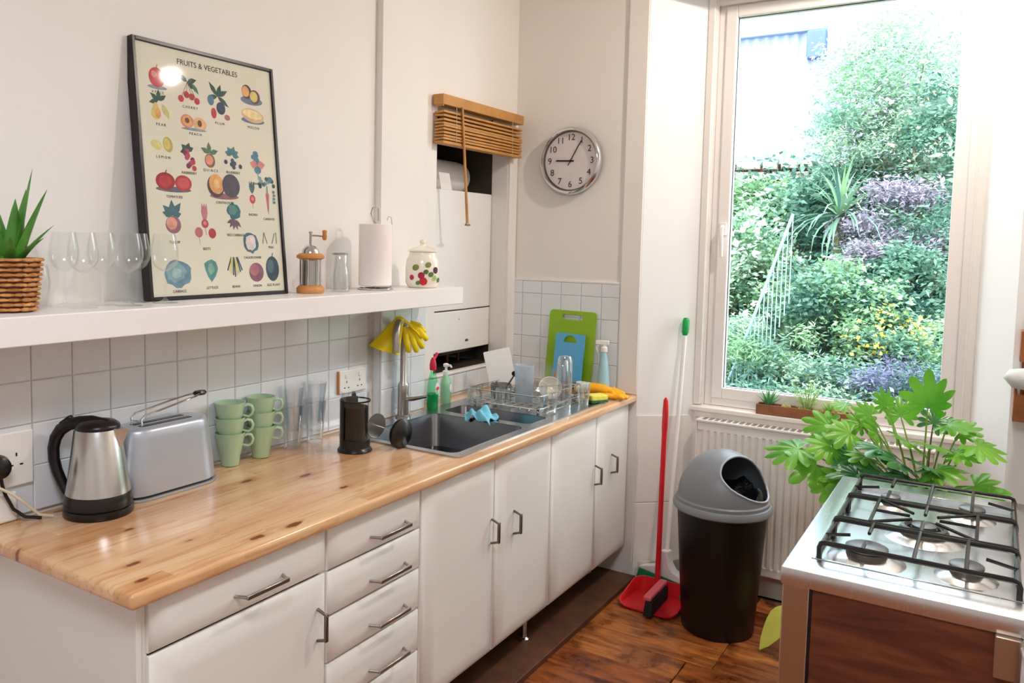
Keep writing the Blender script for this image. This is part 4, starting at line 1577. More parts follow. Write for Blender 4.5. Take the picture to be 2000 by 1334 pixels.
on_rack('upturned_tumbler', 'tapered clear tumbler turned upside down behind the tall jug', 'tumbler', [(.037, 0), (.030, .12), (.025, .175), (.02, .18), (0, .18)], (.415, 2.33, ZD - .006), 'glassrim', group='clear glassware on the draining board')
mu = thing('glass_mug', 'clear glass mug standing on the front edge of the draining board', 'mug', (.500, 2.030, ZD - .006))
MB().lathe(glass_prof([(.027, 0), (.033, .004), (.036, .045), (.036, .078)], .003), 32, cap=False).build('mug_body', 'glassrim', mu)
MB().tube([(-.034, -.010, .065), (-.052, -.016, .062), (-.056, -.017, .040), (-.050, -.015, .022), (-.033, -.010, .018)], .0035, 8).build('handle', 'glass', mu)
on_rack('small_tumbler', 'small clear tumbler on the draining board beside the sponge', 'tumbler', [(.022, 0), (.024, .003), (.029, .095)], (.545, 2.275, ZD - .006), 'glassrim')
on_rack('stemless_glass', 'short clear drinking glass between the basket and the blue beaker', 'glass', [(.028, 0), (.031, .003), (.034, .075), (.032, .082)], (.290, 2.02, ZD - .006), 'glassrim')
on_rack('ribbed_glass', 'thick clear water glass behind the glass mug', 'glass', [(.030, 0), (.032, .003), (.034, .060), (.034, .085)], (.42, 2.10, ZD + .012), 'glassrim')
kn = MB().tube([(.36, 2.10, .985), (.45, 2.17, .995), (.54, 2.24, 1.003)], [.003, .0045, .006], 8, flat=.5, up=(0, 0, 1)).build('steel_knife', 'chrome')
tag(kn, 'steel table knife lying across the glasses in the dish rack', 'knife')
wd = MB().tube([(.355, 2.30, .93), (.365, 2.33, .99), (.372, 2.35, 1.028)], [.006, .006, .008], 8, flat=.6).build('wooden_spoon_handle', 'beech')
tag(wd, 'brown wooden utensil standing at the back of the dish rack', 'utensil')

# chopping boards against the clock wall
lb = MB().prism(rrect(-.125, .125, 0, .345, .018), -.004, .004).build('green_chopping_board', 'limeboard')
bool_cut(lb, MB().prism(rrect(-.055, .055, .300, .326, .010), -.1, .1))
lb.rotation_euler = (math.radians(90 - 6.5), math.radians(.8), 0)
lb.location = (.290, 2.636, .935)
tag(lb, 'tall lime green chopping board with a slot handle against the tiled wall', 'chopping board')
bb = MB().prism(rrect(-.078, .078, 0, .235, .010), -.0035, .0035).build('blue_chopping_board', 'blueboard')
bool_cut(bb, MB().prism(arc(0, .192, .035, 0, PI, 10), -.1, .1))
bb.rotation_euler = (math.radians(90 - 7), math.radians(1.0), 0)
bb.location = (.300, 2.606, .936)
tag(bb, 'small blue chopping board leaning on the green one', 'chopping board')
# batten the boards stand on (rim of the drainer)
sb = thing('spray_bottle', 'pale blue trigger spray bottle in the corner beside the chopping boards', 'bottle', (.495, 2.60, ZC))
MB().lathe([(.034, 0), (.036, .004), (.036, .05), (.030, .12), (.022, .175), (.014, .195), (.013, .205)], 28, .8, 1).build('bottle_body', 'spraybottle', sb)
m = MB().lathe([(.016, .2), (.016, .222), (.010, .226), (.010, .238)], 18)
m.at((0, 0, .244), (0, 0, math.radians(195))).box(-.022, .040, -.010, .010, -.008, .010)
m.tube([(.028, 0, -.005), (.036, 0, -.026), (.030, 0, -.050)], [.005, .005, .003], 8)
m.at()
m.build('trigger', 'whiteplastic', sb, bevel=.002)

# second pair of gloves and sponge
gl = thing('rubber_glove', 'amber rubber glove with a white cuff lying on the worktop corner', 'glove', (.50, 2.55, ZC + .004), (0, 0, math.radians(8)), group='rubber gloves')
g = MB()
rings = []
for k_, (x, w, hgt, zz) in enumerate(((-.045, .040, .022, .030), (-.01, .036, .022, .030), (.03, .036, .020, .026), (.06, .038, .016, .020))):
    rings.append([(x, w * math.cos(2 * PI * k / 18), zz + hgt * math.sin(2 * PI * k / 18) * (1 + .1 * math.sin(k * 2.1))) for k in range(18)])
g.loops(rings)
for (y0, ex, ey, ez) in ((-.028, .098, -.050, .012), (-.012, .118, -.020, .012), (.006, .120, .008, .016), (.022, .108, .030, .012), (.034, .070, .058, .010)):
    g.tube([(.045, y0 * .8, .020), (.070 if ex > .08 else .055, (y0 + ey) / 2, .024), (ex * .93, ey, ez), (ex, ey, ez - .002)], [.012, .011, .0095, .004], 10)
g.build('glove_body', 'amber', gl, smooth=70)
m = MB()
rings = [[(x, w * math.cos(2 * PI * k / 18), .030 + hh * math.sin(2 * PI * k / 18)) for k in range(18)] for x, w, hh in ((-.110, .044, .024), (-.10, .045, .026), (-.044, .041, .023))]
m.loops(rings)
m.build('cuff', 'whitefabric', gl)
g2 = thing('rubber_glove', 'second amber rubber glove crumpled under the one with the white cuff', 'glove', (.565, 2.50, ZC + .003), (0, 0, math.radians(14)), group='rubber gloves')
g = MB()
rings = []
for x, w, hgt, zz in ((-.045, .022, .010, .012), (0, .028, .011, .013), (.04, .028, .010, .012)):
    rings.append([(x, w * math.cos(2 * PI * k / 16), zz + hgt * math.sin(2 * PI * k / 16)) for k in range(16)])
g.loops(rings)
for (y0, ex, ey) in ((-.020, .078, -.028), (-.006, .092, -.010), (.008, .094, .010), (.020, .082, .028)):
    g.tube([(.03, y0 * .8, .012), (.055, (y0 + ey) / 2, .016), (ex * .94, ey, .010), (ex, ey, .009)], [.010, .010, .0085, .004], 8)
g.build('glove_body', 'amber', g2, smooth=70)
spg = thing('kitchen_sponge', 'yellow sponge with a dark green scouring side by the draining board', 'sponge', (.560, 2.375, ZC + .0055), (0, 0, math.radians(60)))
MB().box(-.045, .045, -.032, .032, .010, .034).build('foam', 'sponge', spg, bevel=.006, seg=3)
MB().box(-.045, .045, -.032, .032, 0, .010).build('scouring_layer', 'spongegreen', spg, bevel=.002)

# ================================================================== PANTRY: blind, boiler
bl = thing('wooden_blind', 'short wooden venetian blind pulled up over the boiler cupboard', 'blind', (-.045, 0, 0))
MB().box(.0, .055, 1.935, 2.640, 2.190, 2.235).build('head_rail', 'amberwood', bl, bevel=.003)
MB().box(.004, .050, 1.940, 1.946, 2.184, 2.231).build('end_cap', 'amberwood', bl)
for k in range(9):
    z = 2.047 + k * .0135 + (.006 if k > 6 else 0)
    m = MB()
    m.at((.028 + random.uniform(-.002, .002), 2.285, z), (0, math.radians(random.uniform(-6, 4)), math.radians(random.uniform(-.3, .3)))).box(-.025, .025, -.340, .340, -.0045, .0045)
    m.build('slat', 'amberwood', bl, smooth=0)
MB().at((.028, 2.285, 2.033)).box(-.025, .025, -.342, .342, -.007, .006).build('bottom_rail', 'amberwood', bl, bevel=.002)
m = MB()
for y in (2.04, 2.53):
    m.tube([(.054, y, 2.19), (.055, y, 2.028)], .0011, 5)
    m.tube([(.004, y, 2.19), (.003, y, 2.028)], .0011, 5)
m.build('ladder_cord', 'cord', bl)
MB().tube([(.060, 2.075, 2.195), (.062, 2.100, 1.95), (.063, 2.128, 1.69)], [.005, .0062, .0068], 10).build('tilt_wand', 'amberwood', bl)
m = MB().tube([(.063, 2.128, 1.70), (.066, 2.120, 1.683), (.068, 2.108, 1.688)], .003, 8)
m.at((.063, 2.130, 1.682)).lathe([(0, -.006), (.012, -.004), (.015, 0), (.012, .004), (0, .006)], 14, .7, 1.4)
m.build('wand_end', 'nickel', bl)

boi = thing('boiler', 'tall white gas boiler in the wall cupboard beside the clock wall', 'boiler', (-.128, 0, 0))
m = MB()
ys_, pr = [1.995, 2.02, 2.10, 2.30, 2.50, 2.58, 2.604], [-.02, -.006, 0, .004, 0, -.006, -.02]
pts = list(zip(pr, ys_))
poly = pts + [(-.30, 2.604), (-.30, 1.995)]
m.prism(poly[::-1], 1.282, 1.845)
m.build('casing', 'whiteplastic', boi, bevel=.004)
m = MB().prism(poly[::-1], 1.085, 1.276)
m.build('control_cover', 'whiteplastic', boi, bevel=.004)
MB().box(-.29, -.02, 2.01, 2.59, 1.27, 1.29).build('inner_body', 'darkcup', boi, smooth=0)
MB().at((.003, 2.36, 1.128), (0, PI / 2, 0)).lathe([(.013, 0), (.013, .003), (0, .004)], 18, .5, 1).build('badge_oval', simple('badge_blue', '#4A5A78', .4), boi)
MB().at((.004, 2.29, 1.235), (0, PI / 2, 0)).lathe([(.004, 0), (.003, .002), (0, .002)], 10).build('screw', 'nickel', boi)
MB().box(-.25, -.08, 2.05, 2.56, 1.05, 1.085).build('pipe_tray', 'black', boi, bevel=.003)
m = MB()
for y in (2.10, 2.19, 2.30, 2.42, 2.52):
    m.at((-.15, y, .99)).cyl(.009, 0, .10, 12)
m.at()
m.build('copper_pipes', simple('copper', '#6B4030', .4, .8), boi)
ev = thing('expansion_tank', 'white horizontal cylinder lying on top of the boiler', 'tank', (-.33, 2.315, 1.93))
MB().at((0, 0, 0), (PI / 2, 0, 0)).lathe([(0, -.29), (.05, -.28), (.075, -.25), (.08, -.2), (.08, .2), (.075, .25), (.05, .28), (0, .29)], 28).build('tank_body', 'whiteplastic', ev)
m = MB().box(-.03, .03, -.2, -.17, -.085, -.06)
m.box(-.03, .03, .17, .2, -.085, -.06)
m.build('brackets', 'nickel', ev)
tg = MB().at((-.165, 2.225, 1.845), (0, math.radians(-12), 0)).box(-.0008, .0008, -.045, .045, .0, .085).build('paper_tag', 'labelwhite', smooth=0)
tag(tg, 'white paper card propped on top of the boiler', 'card')

# ================================================================== CLOCK
ck = thing('wall_clock', 'round chrome wall clock with a white face showing five past nine', 'clock', (.258, L, 2.008), (math.radians(90), 0, 0))
# local z points to -Y (into the room)
MB().lathe([(.150, 0), (.158, .004), (.164, .016), (.163, .028), (.156, .038), (.148, .041), (.146, .036), (.145, .022)], 64, cap=False).build('rim', 'chrome', ck)
MB().lathe([(0, .0), (.147, .0), (.147, .020), (0, .020)], 64, cap=False).build('face', 'clockface', ck)
MB().lathe([(.1385, .0202), (.1450, .0202), (.1450, .0215), (.1385, .0215)], 64, cap=False).build('inner_ring', 'nickeldark', ck)
MB().lathe([(0, .034), (.1455, .034), (.1455, .0355), (0, .0355)], 48, cap=False).build('glass_cover', 'windowglass', ck)
for hnum in range(1, 13):
    if hnum == 1:
        pass
    a = math.radians(90 - 30 * hnum)
    text('numeral', str(hnum), .043, 'ink', ck, Matrix.Translation((.113 * math.cos(a), .113 * math.sin(a), .0210)), .0004)


def hand(name, ang, ln, tail, w, z):
    m = MB().at((0, 0, 0), (0, 0, math.radians(90 - ang)))
    m.box(-tail, ln, -w, w, z, z + .0012)
    m.build(name, 'black', ck, smooth=0)


hand('hour_hand', 272, .078, .018, .0034, .0225)
hand('minute_hand', 30, .110, .024, .0022, .0245)
MB().at((0, 0, .0225)).lathe([(.006, 0), (.006, .005), (0, .005)], 16).build('hub', 'black', ck)

# ================================================================== RADIATOR
ra = thing('radiator', 'cream panel radiator with vertical ribs under the window', 'radiator', (0, 0, 0))
x0, x1, z0, z1 = .889, 1.86, .118, .800
n = 30
rings = []
prof = []
step = (x1 - x0 - .04) / n
for k in range(n):
    xx = x0 + .02 + k * step
    prof += [(xx, 2.806), (xx + step * .28, 2.806), (xx + step * .42, 2.796), (xx + step * .86, 2.796)]
prof += [(x1 - .02, 2.806)]
front = [(x0, 2.806)] + prof + [(x1, 2.806)]
m = MB()
m.prism([(a, b) for a, b in front] + [(x1, 2.818), (x0, 2.818)], z0 + .04, z1 - .05)
m.build('ribbed_panel', 'radiator', ra, smooth=30)
m = MB()
m.box(x0, x1, 2.800, 2.818, z0, z0 + .042)
m.build('bottom_edge', 'radiator', ra, bevel=.005, seg=3)
MB().box(x0, x1, 2.800, 2.818, z1 - .052, z1 - .008).build('top_edge', 'radiator', ra, bevel=.005, seg=3)
m = MB()
m.box(x0 - .004, x1 + .004, 2.792, 2.870, z1 - .010, z1)
m.build('top_grille', 'radiator', ra, bevel=.002)
m = MB()
for k in range(34):
    m.box(x0 + .02 + k * .028, x0 + .038 + k * .028, 2.803, 2.860, z1, z1 + .0006)
m.build('grille_slots', simple('slot_grey', '#8F8A84', .8), ra, smooth=0)
for x in (x0 - .004, x1):
    MB().box(x, x + .004, 2.795, 2.868, z0 + .02, z1 - .002).build('side_panel', 'radiator', ra, bevel=.001)
m = MB()
m.tube([(.895, 2.835, .15), (.865, 2.825, .15), (.862, 2.80, .15), (.862, 2.785, .15)], .010, 10)
m.at((.862, 2.79, .09)).cyl(.008, -.09, .06, 10)
m.at()
m.build('valve_pipe', 'brass', ra)
MB().at((.862, 2.79, .15)).lathe([(.010, 0), (.017, .008), (.018, .05), (.014, .065), (0, .067)], 18).build('valve_knob', 'brass', ra)

# ================================================================== CLEANING THINGS
bn = thing('swing_bin', 'black round kitchen bin with a grey domed lid in front of the radiator', 'bin', (1.118, 2.44, .001))
MB().lathe([(.142, 0), (.147, .006), (.183, .530), (.180, .532), (.142, .01), (0, .01)], 56, cap=False).build('bin_body', 'binblack', bn)
MB().lathe([(.184, .512), (.194, .514), (.200, .520), (.201, .534), (.194, .546), (.188, .548), (.188, .560), (.182, .566), (.178, .560), (.178, .520)], 60, cap=False).build('lid_rim', 'bingrey', bn)
dm = MB()
pr = []
for k in range(19):
    a = k / 18 * PI / 2
    pr.append((.182 * math.cos(a), .558 + .205 * math.sin(a)))
pr[-1] = (.0005, pr[-1][1])
inn = [(max(r - .004, .0003), z - .004) for r, z in pr[::-1]]
inn[-1] = (.178, .558)
dm.lathe(pr + inn, 72, cap=False)
dm = dm.build('lid_dome', 'bingrey', bn)
right = Vector((.84, .54, 0))
toc = Vector((.54, -.84, 0))
nrm = (toc * .64 + right * .48 + Vector((0, 0, .60))).normalized()
qt = nrm.to_track_quat('Z', 'Y')
cut = MB()
cpt = Vector((0, 0, .575)) + nrm * .17
# oval, wider across than high
Ux = (right - nrm * right.dot(nrm)).normalized()
Uy = nrm.cross(Ux)
ring0, ring1 = [], []
for k in range(40):
    a = 2 * PI * k / 40
    e_ = Ux * (.128 * math.cos(a)) + Uy * (.095 * math.sin(a))
    ring0.append(tuple(cpt + e_ - nrm * .10))
    ring1.append(tuple(cpt + e_ + nrm * .15))
cut.loops([ring0, ring1])
dm.parent = None
bool_cut(dm, cut)
dm.parent = bn
# lip around the opening: project ring onto the dome ellipsoid
lip = []
for k in range(60):
    a = 2 * PI * k / 60
    e_ = cpt + Ux * (.129 * math.cos(a)) + Uy * (.096 * math.sin(a))
    # march along normal to the ellipsoid surface
    best = None
    for q_ in range(-60, 80):
        p_ = e_ + nrm * (q_ * .002)
        val = (p_.x ** 2 + p_.y ** 2) / .182 ** 2 + ((p_.z - .558) / .205) ** 2
        if best is None or abs(val - 1) < best[0]:
            best = (abs(val - 1), p_)
    lip.append(tuple(best[1]))
MB().tube(lip, .0045, 8, closed=True).build('opening_lip', simple('bin_lip_grey', '#A6ABB3', .35), bn)
# liner inside, crumpled
m = MB()
vs, fs = [], []
nr, na = 10, 40
for i in range(nr + 1):
    r_ = .172 * i / nr
    for k in range(na):
        a = 2 * PI * k / na
        z = .585 + .035 * math.sin(5 * a + i * .9) * (i / nr) + random.uniform(-.010, .014) - .02 * (1 - i / nr)
        vs.append((r_ * math.cos(a), r_ * math.sin(a), z if i < nr else .56))
for i in range(nr):
    for k in range(na):
        fs.append((i * na + k, i * na + (k + 1) % na, (i + 1) * na + (k + 1) % na, (i + 1) * na + k))
m.raw(vs, fs)
m.build('bin_liner', 'liner', bn, smooth=60)

dp = thing('dustpan', 'red long-handled dustpan standing on the floorboards before the bin', 'dustpan', (.825, 2.452, .002), (0, 0, math.radians(-2)))
m = MB()
# pan in local coordinates: mouth to -Y, handle at +Y
outer = [(-.135, -.08), (.135, -.08), (.142, -.02), (.125, .10), (.085, .145), (-.085, .145), (-.125, .10), (-.142, -.02)]
outer = rrect(-.135, .135, -.085, .150, .05, 6)
n = len(outer)
bot = [(x * .93, y * .95, .004) for x, y in outer]
top = [(x, y, .012 + .060 * max(0, (y + .085) / .235) ** .8) for x, y in outer]
inn_t = [(x * .97, y * .97, z - .001) for x, y, z in top]
inn_b = [(x * .90, y * .92, .010) for x, y in outer]
m.loops([bot, top, inn_t, inn_b])
m.build('pan', 'red', dp, smooth=50)
m = MB()
m.at((.010, 0, 0), (0, 0, math.radians(3))).box(-.018, .018, -.095, .130, .066, .086)
o_ = m.build('brush_handle', 'redlight', dp, bevel=.006, seg=3)
m = MB()
m.at((.018, 0, 0), (0, 0, math.radians(3))).frus((-.014, .022, -.125, .10), (-.014, .018, -.098, .11), .013, .066)
m.build('brush_bristles', 'bristleblack', dp)
m = MB().tube([(-.030, .140, .03), (-.033, .145, .10), (-.031, .147, .45), (-.029, .150, .76)], [.017, .0125, .0115, .0115], 12)
m.tube([(-.029, .150, .75), (-.029, .150, .78), (-.028, .151, .85), (-.028, .152, .905), (-.028, .152, .918)], [.0115, .018, .019, .016, .006], 14, flat=[1, .7, .65, .6, .6])
m.build('long_handle', 'red', dp, smooth=60)

br = thing('broom', 'white broom with green bristles and a green handle tip leaning in the window recess', 'broom', (.815, 2.655, .001))
BZ = .022
m = MB()
m.frus((-.150, .155, -.040, .030), (-.136, .136, -.024, .024), .002, .049 + BZ)
m.build('bristles', 'bristlegreen', br)
m = MB()
hp = [(-.140, .048), (.140, .048), (.140, .060), (.10, .075), (.050, .092), (.026, .120), (.018, .175), (-.018, .175), (-.026, .120), (-.050, .092), (-.10, .075), (-.140, .060)]
m.at((0, 0, BZ), (PI / 2, 0, 0)).prism(hp, -.022, .022)
m.at()
m.build('head', 'whiteplastic', br, bevel=.006, seg=3)
br.rotation_euler = (0, 0, math.radians(-18))
# pole leans towards the reveal wall
tip = Matrix.Rotation(math.radians(18), 3, 'Z') @ Vector((-.003, .165, 1.268))
MB().tube([(0, 0, .15), tuple(Vector((0, 0, .16)).lerp(tip, .94))], .0105, 14).build('pole', 'whiteplastic', br)
MB().tube([tuple(Vector((0, 0, .16)).lerp(tip, t_)) for t_ in (.925, .94, .99, 1.0)], [.0105, .0165, .0165, .010], 14).build('handle_tip', 'green', br)

# ================================================================== WINDOW SILL PLANTER
pb = thing('wooden_trough', 'narrow wooden planting trough on the window sill', 'planter', (0, 0, .851))
m = MB()
m.box(1.140, 1.530, 2.852, 2.858, 0, .045)
m.box(1.140, 1.530, 2.904, 2.910, 0, .045)
m.box(1.140, 1.146, 2.858, 2.904, 0, .045)
m.box(1.524, 1.530, 2.858, 2.904, 0, .045)
m.box(1.146, 1.524, 2.858, 2.904, 0, .006)
m.build('trough_body', 'planterwood', pb, bevel=.0015)
MB().box(1.146, 1.524, 2.858, 2.904, .006, .038).build('soil', 'soil', pb, smooth=0)
ms = MB()
for k in range(46):
    x, y = random.uniform(1.25, 1.515), random.uniform(2.862, 2.900)
    r_ = random.uniform(.006, .013)
    ms.at((x, y, .038 + r_ * .4)).lathe([(0, -r_ * .7), (r_ * .8, -r_ * .3), (r_, 0), (r_ * .7, r_ * .5), (0, r_ * .8)], 7)
ms.at()
ms = ms.build('moss_clumps', 'moss', pb)
ms['kind'] = 'stuff'


def rosette(name, label, loc, n, ln, mat, w=.008):
    t = thing(name, label, 'plant', loc)
    for k in range(n):
        a = k * 2.399
        ti = .15 + .75 * (k / n)
        l_ = ln * (1 - .35 * abs(k / n - .4))
        pts = [(.004 * math.cos(a) + math.sin(ti * (.7 + .5 * q / 4)) * l_ * q / 4 * math.cos(a), .004 * math.sin(a) + math.sin(ti * (.7 + .5 * q / 4)) * l_ * q / 4 * math.sin(a), math.cos(ti) * l_ * q / 4) for q in range(5)]
        MB().tube(pts, [w * .9, w, w * .8, w * .5, w * .08], 7, flat=.45, up=(math.cos(a), math.sin(a), .01)).build('leaf', mat, t)
    return t


rosette('small_succulent', 'small green aloe-like succulent at the left end of the sill trough', (1.190, 2.882, .886), 15, .085, 'succulent', .008)
hp_ = thing('trough_herb', 'pale green bushy herb in the middle of the sill trough', 'plant', (1.355, 2.884, .886))
for k in range(13):
    a = random.uniform(0, 2 * PI)
    h_ = random.uniform(.06, .16)
    dx, dy = .05 * math.cos(a), .022 * math.sin(a)
    MB().tube([(dx * .3, dy * .3, 0), (dx * .7, dy, h_ * .6), (dx * 1.3, dy * 1.2, h_)], .0014, 5).build('stem', 'petiole', hp_)
    m = MB()
    for q in range(9):
        t_ = .3 + .7 * q / 8
        px, py, pz = dx * (.3 + t_), dy * (.3 + t_), h_ * t_
        b_ = random.uniform(0, 2 * PI)
        l_ = .020
        ex, ey = px + l_ * math.cos(b_), py + l_ * math.sin(b_) * .5
        sx_, sy_ = -math.sin(b_) * .004, math.cos(b_) * .004
        m.raw([(px, py, pz), (px + (ex - px) * .5 + sx_, py + (ey - py) * .5 + sy_, pz + .006), (ex, ey, pz + .004), (px + (ex - px) * .5 - sx_, py + (ey - py) * .5 - sy_, pz + .006)], [(0, 1, 2, 3)])
    m.build('leaves', 'herb', hp_)
rosette('small_succulent', 'low pale succulent at the right of the herb in the sill trough', (1.445, 2.882, .886), 12, .055, 'herb', .006)

# ================================================================== COOKER
ko = thing('gas_cooker', 'freestanding stainless steel gas cooker with five burners and a dark wood side', 'cooker', (0, 0, 0))
top = MB().prism(rrect(1.660, 2.40, .918, 1.797, .004, 2), .862, .900)
top = top.build('steel_top', 'steeltop', ko, bevel=.002)
bool_cut(top, MB().prism(rrect(1.712, 2.116, 1.014, 1.712, .02, 5), .888, 1.0))
MB().prism(rrect(1.7125, 2.1155, 1.0145, 1.7115, .02, 5), .8885, .8895).build('hob_tray', 'steeltop', ko)
m = frame_ring(1.708, 2.12, 1.010, 1.716, .008, 0, .0016)
m2 = MB()
m2.raw([(x, z, .9002 + y) for x, y, z in m.v], m.f)
m2.build('tray_rim', 'steeltop', ko, bevel=.0006, seg=1)
MB().box(1.664, 1.722, .924, .980, .0, .862).build('corner_post', 'steelpost', ko, bevel=.003)
MB().box(1.664, 1.722, 1.735, 1.793, .0, .862).build('corner_post', 'steelpost', ko, bevel=.003)
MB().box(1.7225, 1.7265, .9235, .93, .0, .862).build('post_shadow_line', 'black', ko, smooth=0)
MB().box(1.727, 2.396, .925, .945, .06, .862).build('side_panel', 'panelwood', ko, bevel=.001)
MB().box(1.670, 1.690, .98, 1.735, .06, .862).build('side_panel', 'steelpost', ko, bevel=.001)
MB().box(1.727, 2.396, 1.770, 1.790, .06, .862).build('back_panel', 'steelpost', ko, bevel=.001)
MB().box(1.69, 2.396, .95, 1.765, .05, .08).build('base', 'black', ko)
MB().prism(rrect(2.066, 2.112, .905, .9245, .004), .775, .862).build('bracket_plate', 'steelpost', ko, bevel=.003)
m = MB().tube([(2.122, .925, .850), (2.122, .885, .850), (2.122, .878, .840), (2.122, .878, .71), (2.122, .885, .70), (2.122, .925, .70)], .016, 16)
m.build('towel_bar', 'chrome', ko)


def burner(x, y, r, name='burner'):
    b_ = MB().at((x, y, .8895)).lathe([(r * 1.9, 0), (r * 1.85, .001), (r * 1.35, .008), (r * 1.1, .011), (0, .011)], 40).build(name, 'steeltop', ko)
    MB().at((x, y, .9005)).lathe([(r, 0), (r, .012), (r * .92, .015), (r * .9, .015)], 36).build('burner_ring', 'nickeldark', b_)
    MB().at((x, y, .9155)).lathe([(r * 1.04, 0), (r * 1.04, .005), (r * .9, .008), (0, .009)], 36).build('burner_cap', 'burner', b_)


burner(1.815, 1.575, .024)
burner(2.010, 1.590, .030)
burner(1.811, 1.105, .044)
burner(2.010, 1.118, .033)
bm_ = MB().at((1.912, 1.345, .8895)).lathe([(.090, 0), (.085, .001), (.07, .008), (.062, .012), (0, .012)], 44).build('burner', 'steeltop', ko)
MB().at((1.912, 1.345, .9015)).lathe([(.056, 0), (.056, .010), (.050, .014), (.038, .014), (.038, .006), (.030, .006), (.030, .016), (0, .016)], 40).build('burner_ring', 'nickeldark', bm_)
MB().at((1.912, 1.345, .9155)).lathe([(.052, 0), (.052, .004), (.044, .006), (.040, 0)], 40, cap=False).build('burner_cap', 'burner', bm_)
MB().at((1.912, 1.345, .9180)).lathe([(.028, 0), (.028, .006), (.022, .008), (0, .008)], 32).build('burner_cap', 'burner', bm_)
ZG = .938
rad = .0060


def grate(y0, y1, fingers, parent=ko):
    g = MB()
    xa, xb = 1.722, 2.106
    for y, in ((y0,), (y1,)):
        g.tube([(xa, y, .892), (xa, y, ZG - .012), (xa + .003, y, ZG - .003), (xa + .012, y, ZG), (xb - .012, y, ZG), (xb - .003, y, ZG - .003), (xb, y, ZG - .012), (xb, y, .892)], rad, 8)
    g.tube([(xa + .002, y0, ZG - .010), (xa + .002, y1, ZG - .010)], rad * .9, 8)
    g.tube([(xb - .002, y0, ZG - .010), (xb - .002, y1, ZG - .010)], rad * .9, 8)
    for pts in fingers:
        g.tube(pts, rad * .72, 6)
    return g.build('pan_grate', 'iron', ko)


zt_ = ZG + .003
grate(1.470, 1.690, [[(1.815, 1.695, zt_), (1.815, 1.600, zt_)], [(1.815, 1.545, zt_), (1.815, 1.465, zt_)], [(1.912, 1.695, zt_), (1.912, 1.465, zt_)], [(2.010, 1.695, zt_), (2.010, 1.465, zt_)],
                     [(1.722, 1.575, zt_ - .01), (1.785, 1.575, zt_)], [(2.104, 1.590, zt_ - .01), (2.045, 1.590, zt_)]])
grate(1.235, 1.455, [[(1.912, 1.460, zt_), (1.912, 1.375, zt_)], [(1.912, 1.315, zt_), (1.912, 1.230, zt_)], [(1.800, 1.345, zt_), (1.880, 1.345, zt_)], [(2.025, 1.345, zt_), (1.945, 1.345, zt_)],
                     [(1.800, 1.455, zt_), (1.885, 1.372, zt_)], [(2.025, 1.455, zt_), (1.940, 1.372, zt_)], [(1.800, 1.235, zt_), (1.885, 1.318, zt_)], [(2.025, 1.235, zt_), (1.940, 1.318, zt_)],
                     [(1.800, 1.455, zt_), (1.800, 1.235, zt_)], [(2.025, 1.455, zt_), (2.025, 1.235, zt_)]])
grate(1.022, 1.220, [[(1.811, 1.225, zt_), (1.811, 1.140, zt_)], [(1.811, 1.075, zt_), (1.811, 1.018, zt_)], [(1.912, 1.225, zt_), (1.912, 1.018, zt_)], [(2.010, 1.225, zt_), (2.010, 1.018, zt_)],
                     [(1.722, 1.105, zt_ - .01), (1.775, 1.105, zt_)], [(2.104, 1.118, zt_ - .01), (2.045, 1.118, zt_)]])

# ================================================================== LARGE PLANT
lp = thing('lobed_leaf_plant', 'large bright green plant with deeply lobed leaves behind the cooker', 'plant', (1.86, 2.12, 0))
MB().lathe([(.13, 0), (.135, .01), (.165, .30), (.17, .32), (.16, .32), (.155, .29), (0, .29)], 36, cap=False).build('plant_pot', simple('terracotta', '#A8603C', .8, var=.1), lp)
MB().lathe([(.155, .29), (0, .30)], 24).build('soil', 'soil', lp)
MB().tube([(0, 0, .29), (.01, 0, .45), (-.01, .01, .62), (0, 0, .72)], [.028, .024, .022, .018], 12).build('trunk', 'petioledark', lp)
rnd = random.Random(11)


def lobed_leaf(parent, base, d_, size, mat, normal, droop=.25):
    """leaf with fan of pointed lobes; d_ = direction of the midrib, normal = leaf face"""
    d_ = Vector(d_).normalized()
    nz = Vector(normal)
    nz = (nz - d_ * nz.dot(d_)).normalized()
    sx = d_.cross(nz)
    prof = []
    nl = 9
    for k in range(nl):
        a = (-1 + 2 * k / (nl - 1)) * 2.25
        amp = (.62 + .38 * math.cos(a * .62)) * rnd.uniform(.9, 1.08)
        da = 2.25 * 2 / (nl - 1)
        prof += [(a - da * .36, amp * .80), (a - da * .18, amp * .94), (a, amp), (a + da * .20, amp * .92), (a + da * .36, amp * .78)]
        if k < nl - 1:
            prof.append((a + da * .5, amp * .60))
    m = MB()
    vs = [tuple(base)]
    rings = (.34, .7, 1.0)
    for rr_ in rings:
        for a, r_ in prof:
            q = r_ * rr_
            u_, v_ = q * math.cos(a) * size, q * math.sin(a) * size
            z = (-droop * q * q + .10 * abs(math.sin(a)) * q + .035 * math.cos(a * 9 / 2.25 * PI) * q) * size
            vs.append(tuple(Vector(base) + d_ * u_ + sx * v_ + nz * z))
    n = len(prof)
    fs = [(0, 1 + k, 2 + k) for k in range(n - 1)]
    for j_ in range(len(rings) - 1):
        o1, o2 = 1 + j_ * n, 1 + (j_ + 1) * n
        fs += [(o1 + k, o2 + k, o2 + k + 1, o1 + k + 1) for k in range(n - 1)]
    m.raw(vs, fs)
    return m.build('leaf', mat, parent, smooth=60)


root = Vector((0, 0, .72))
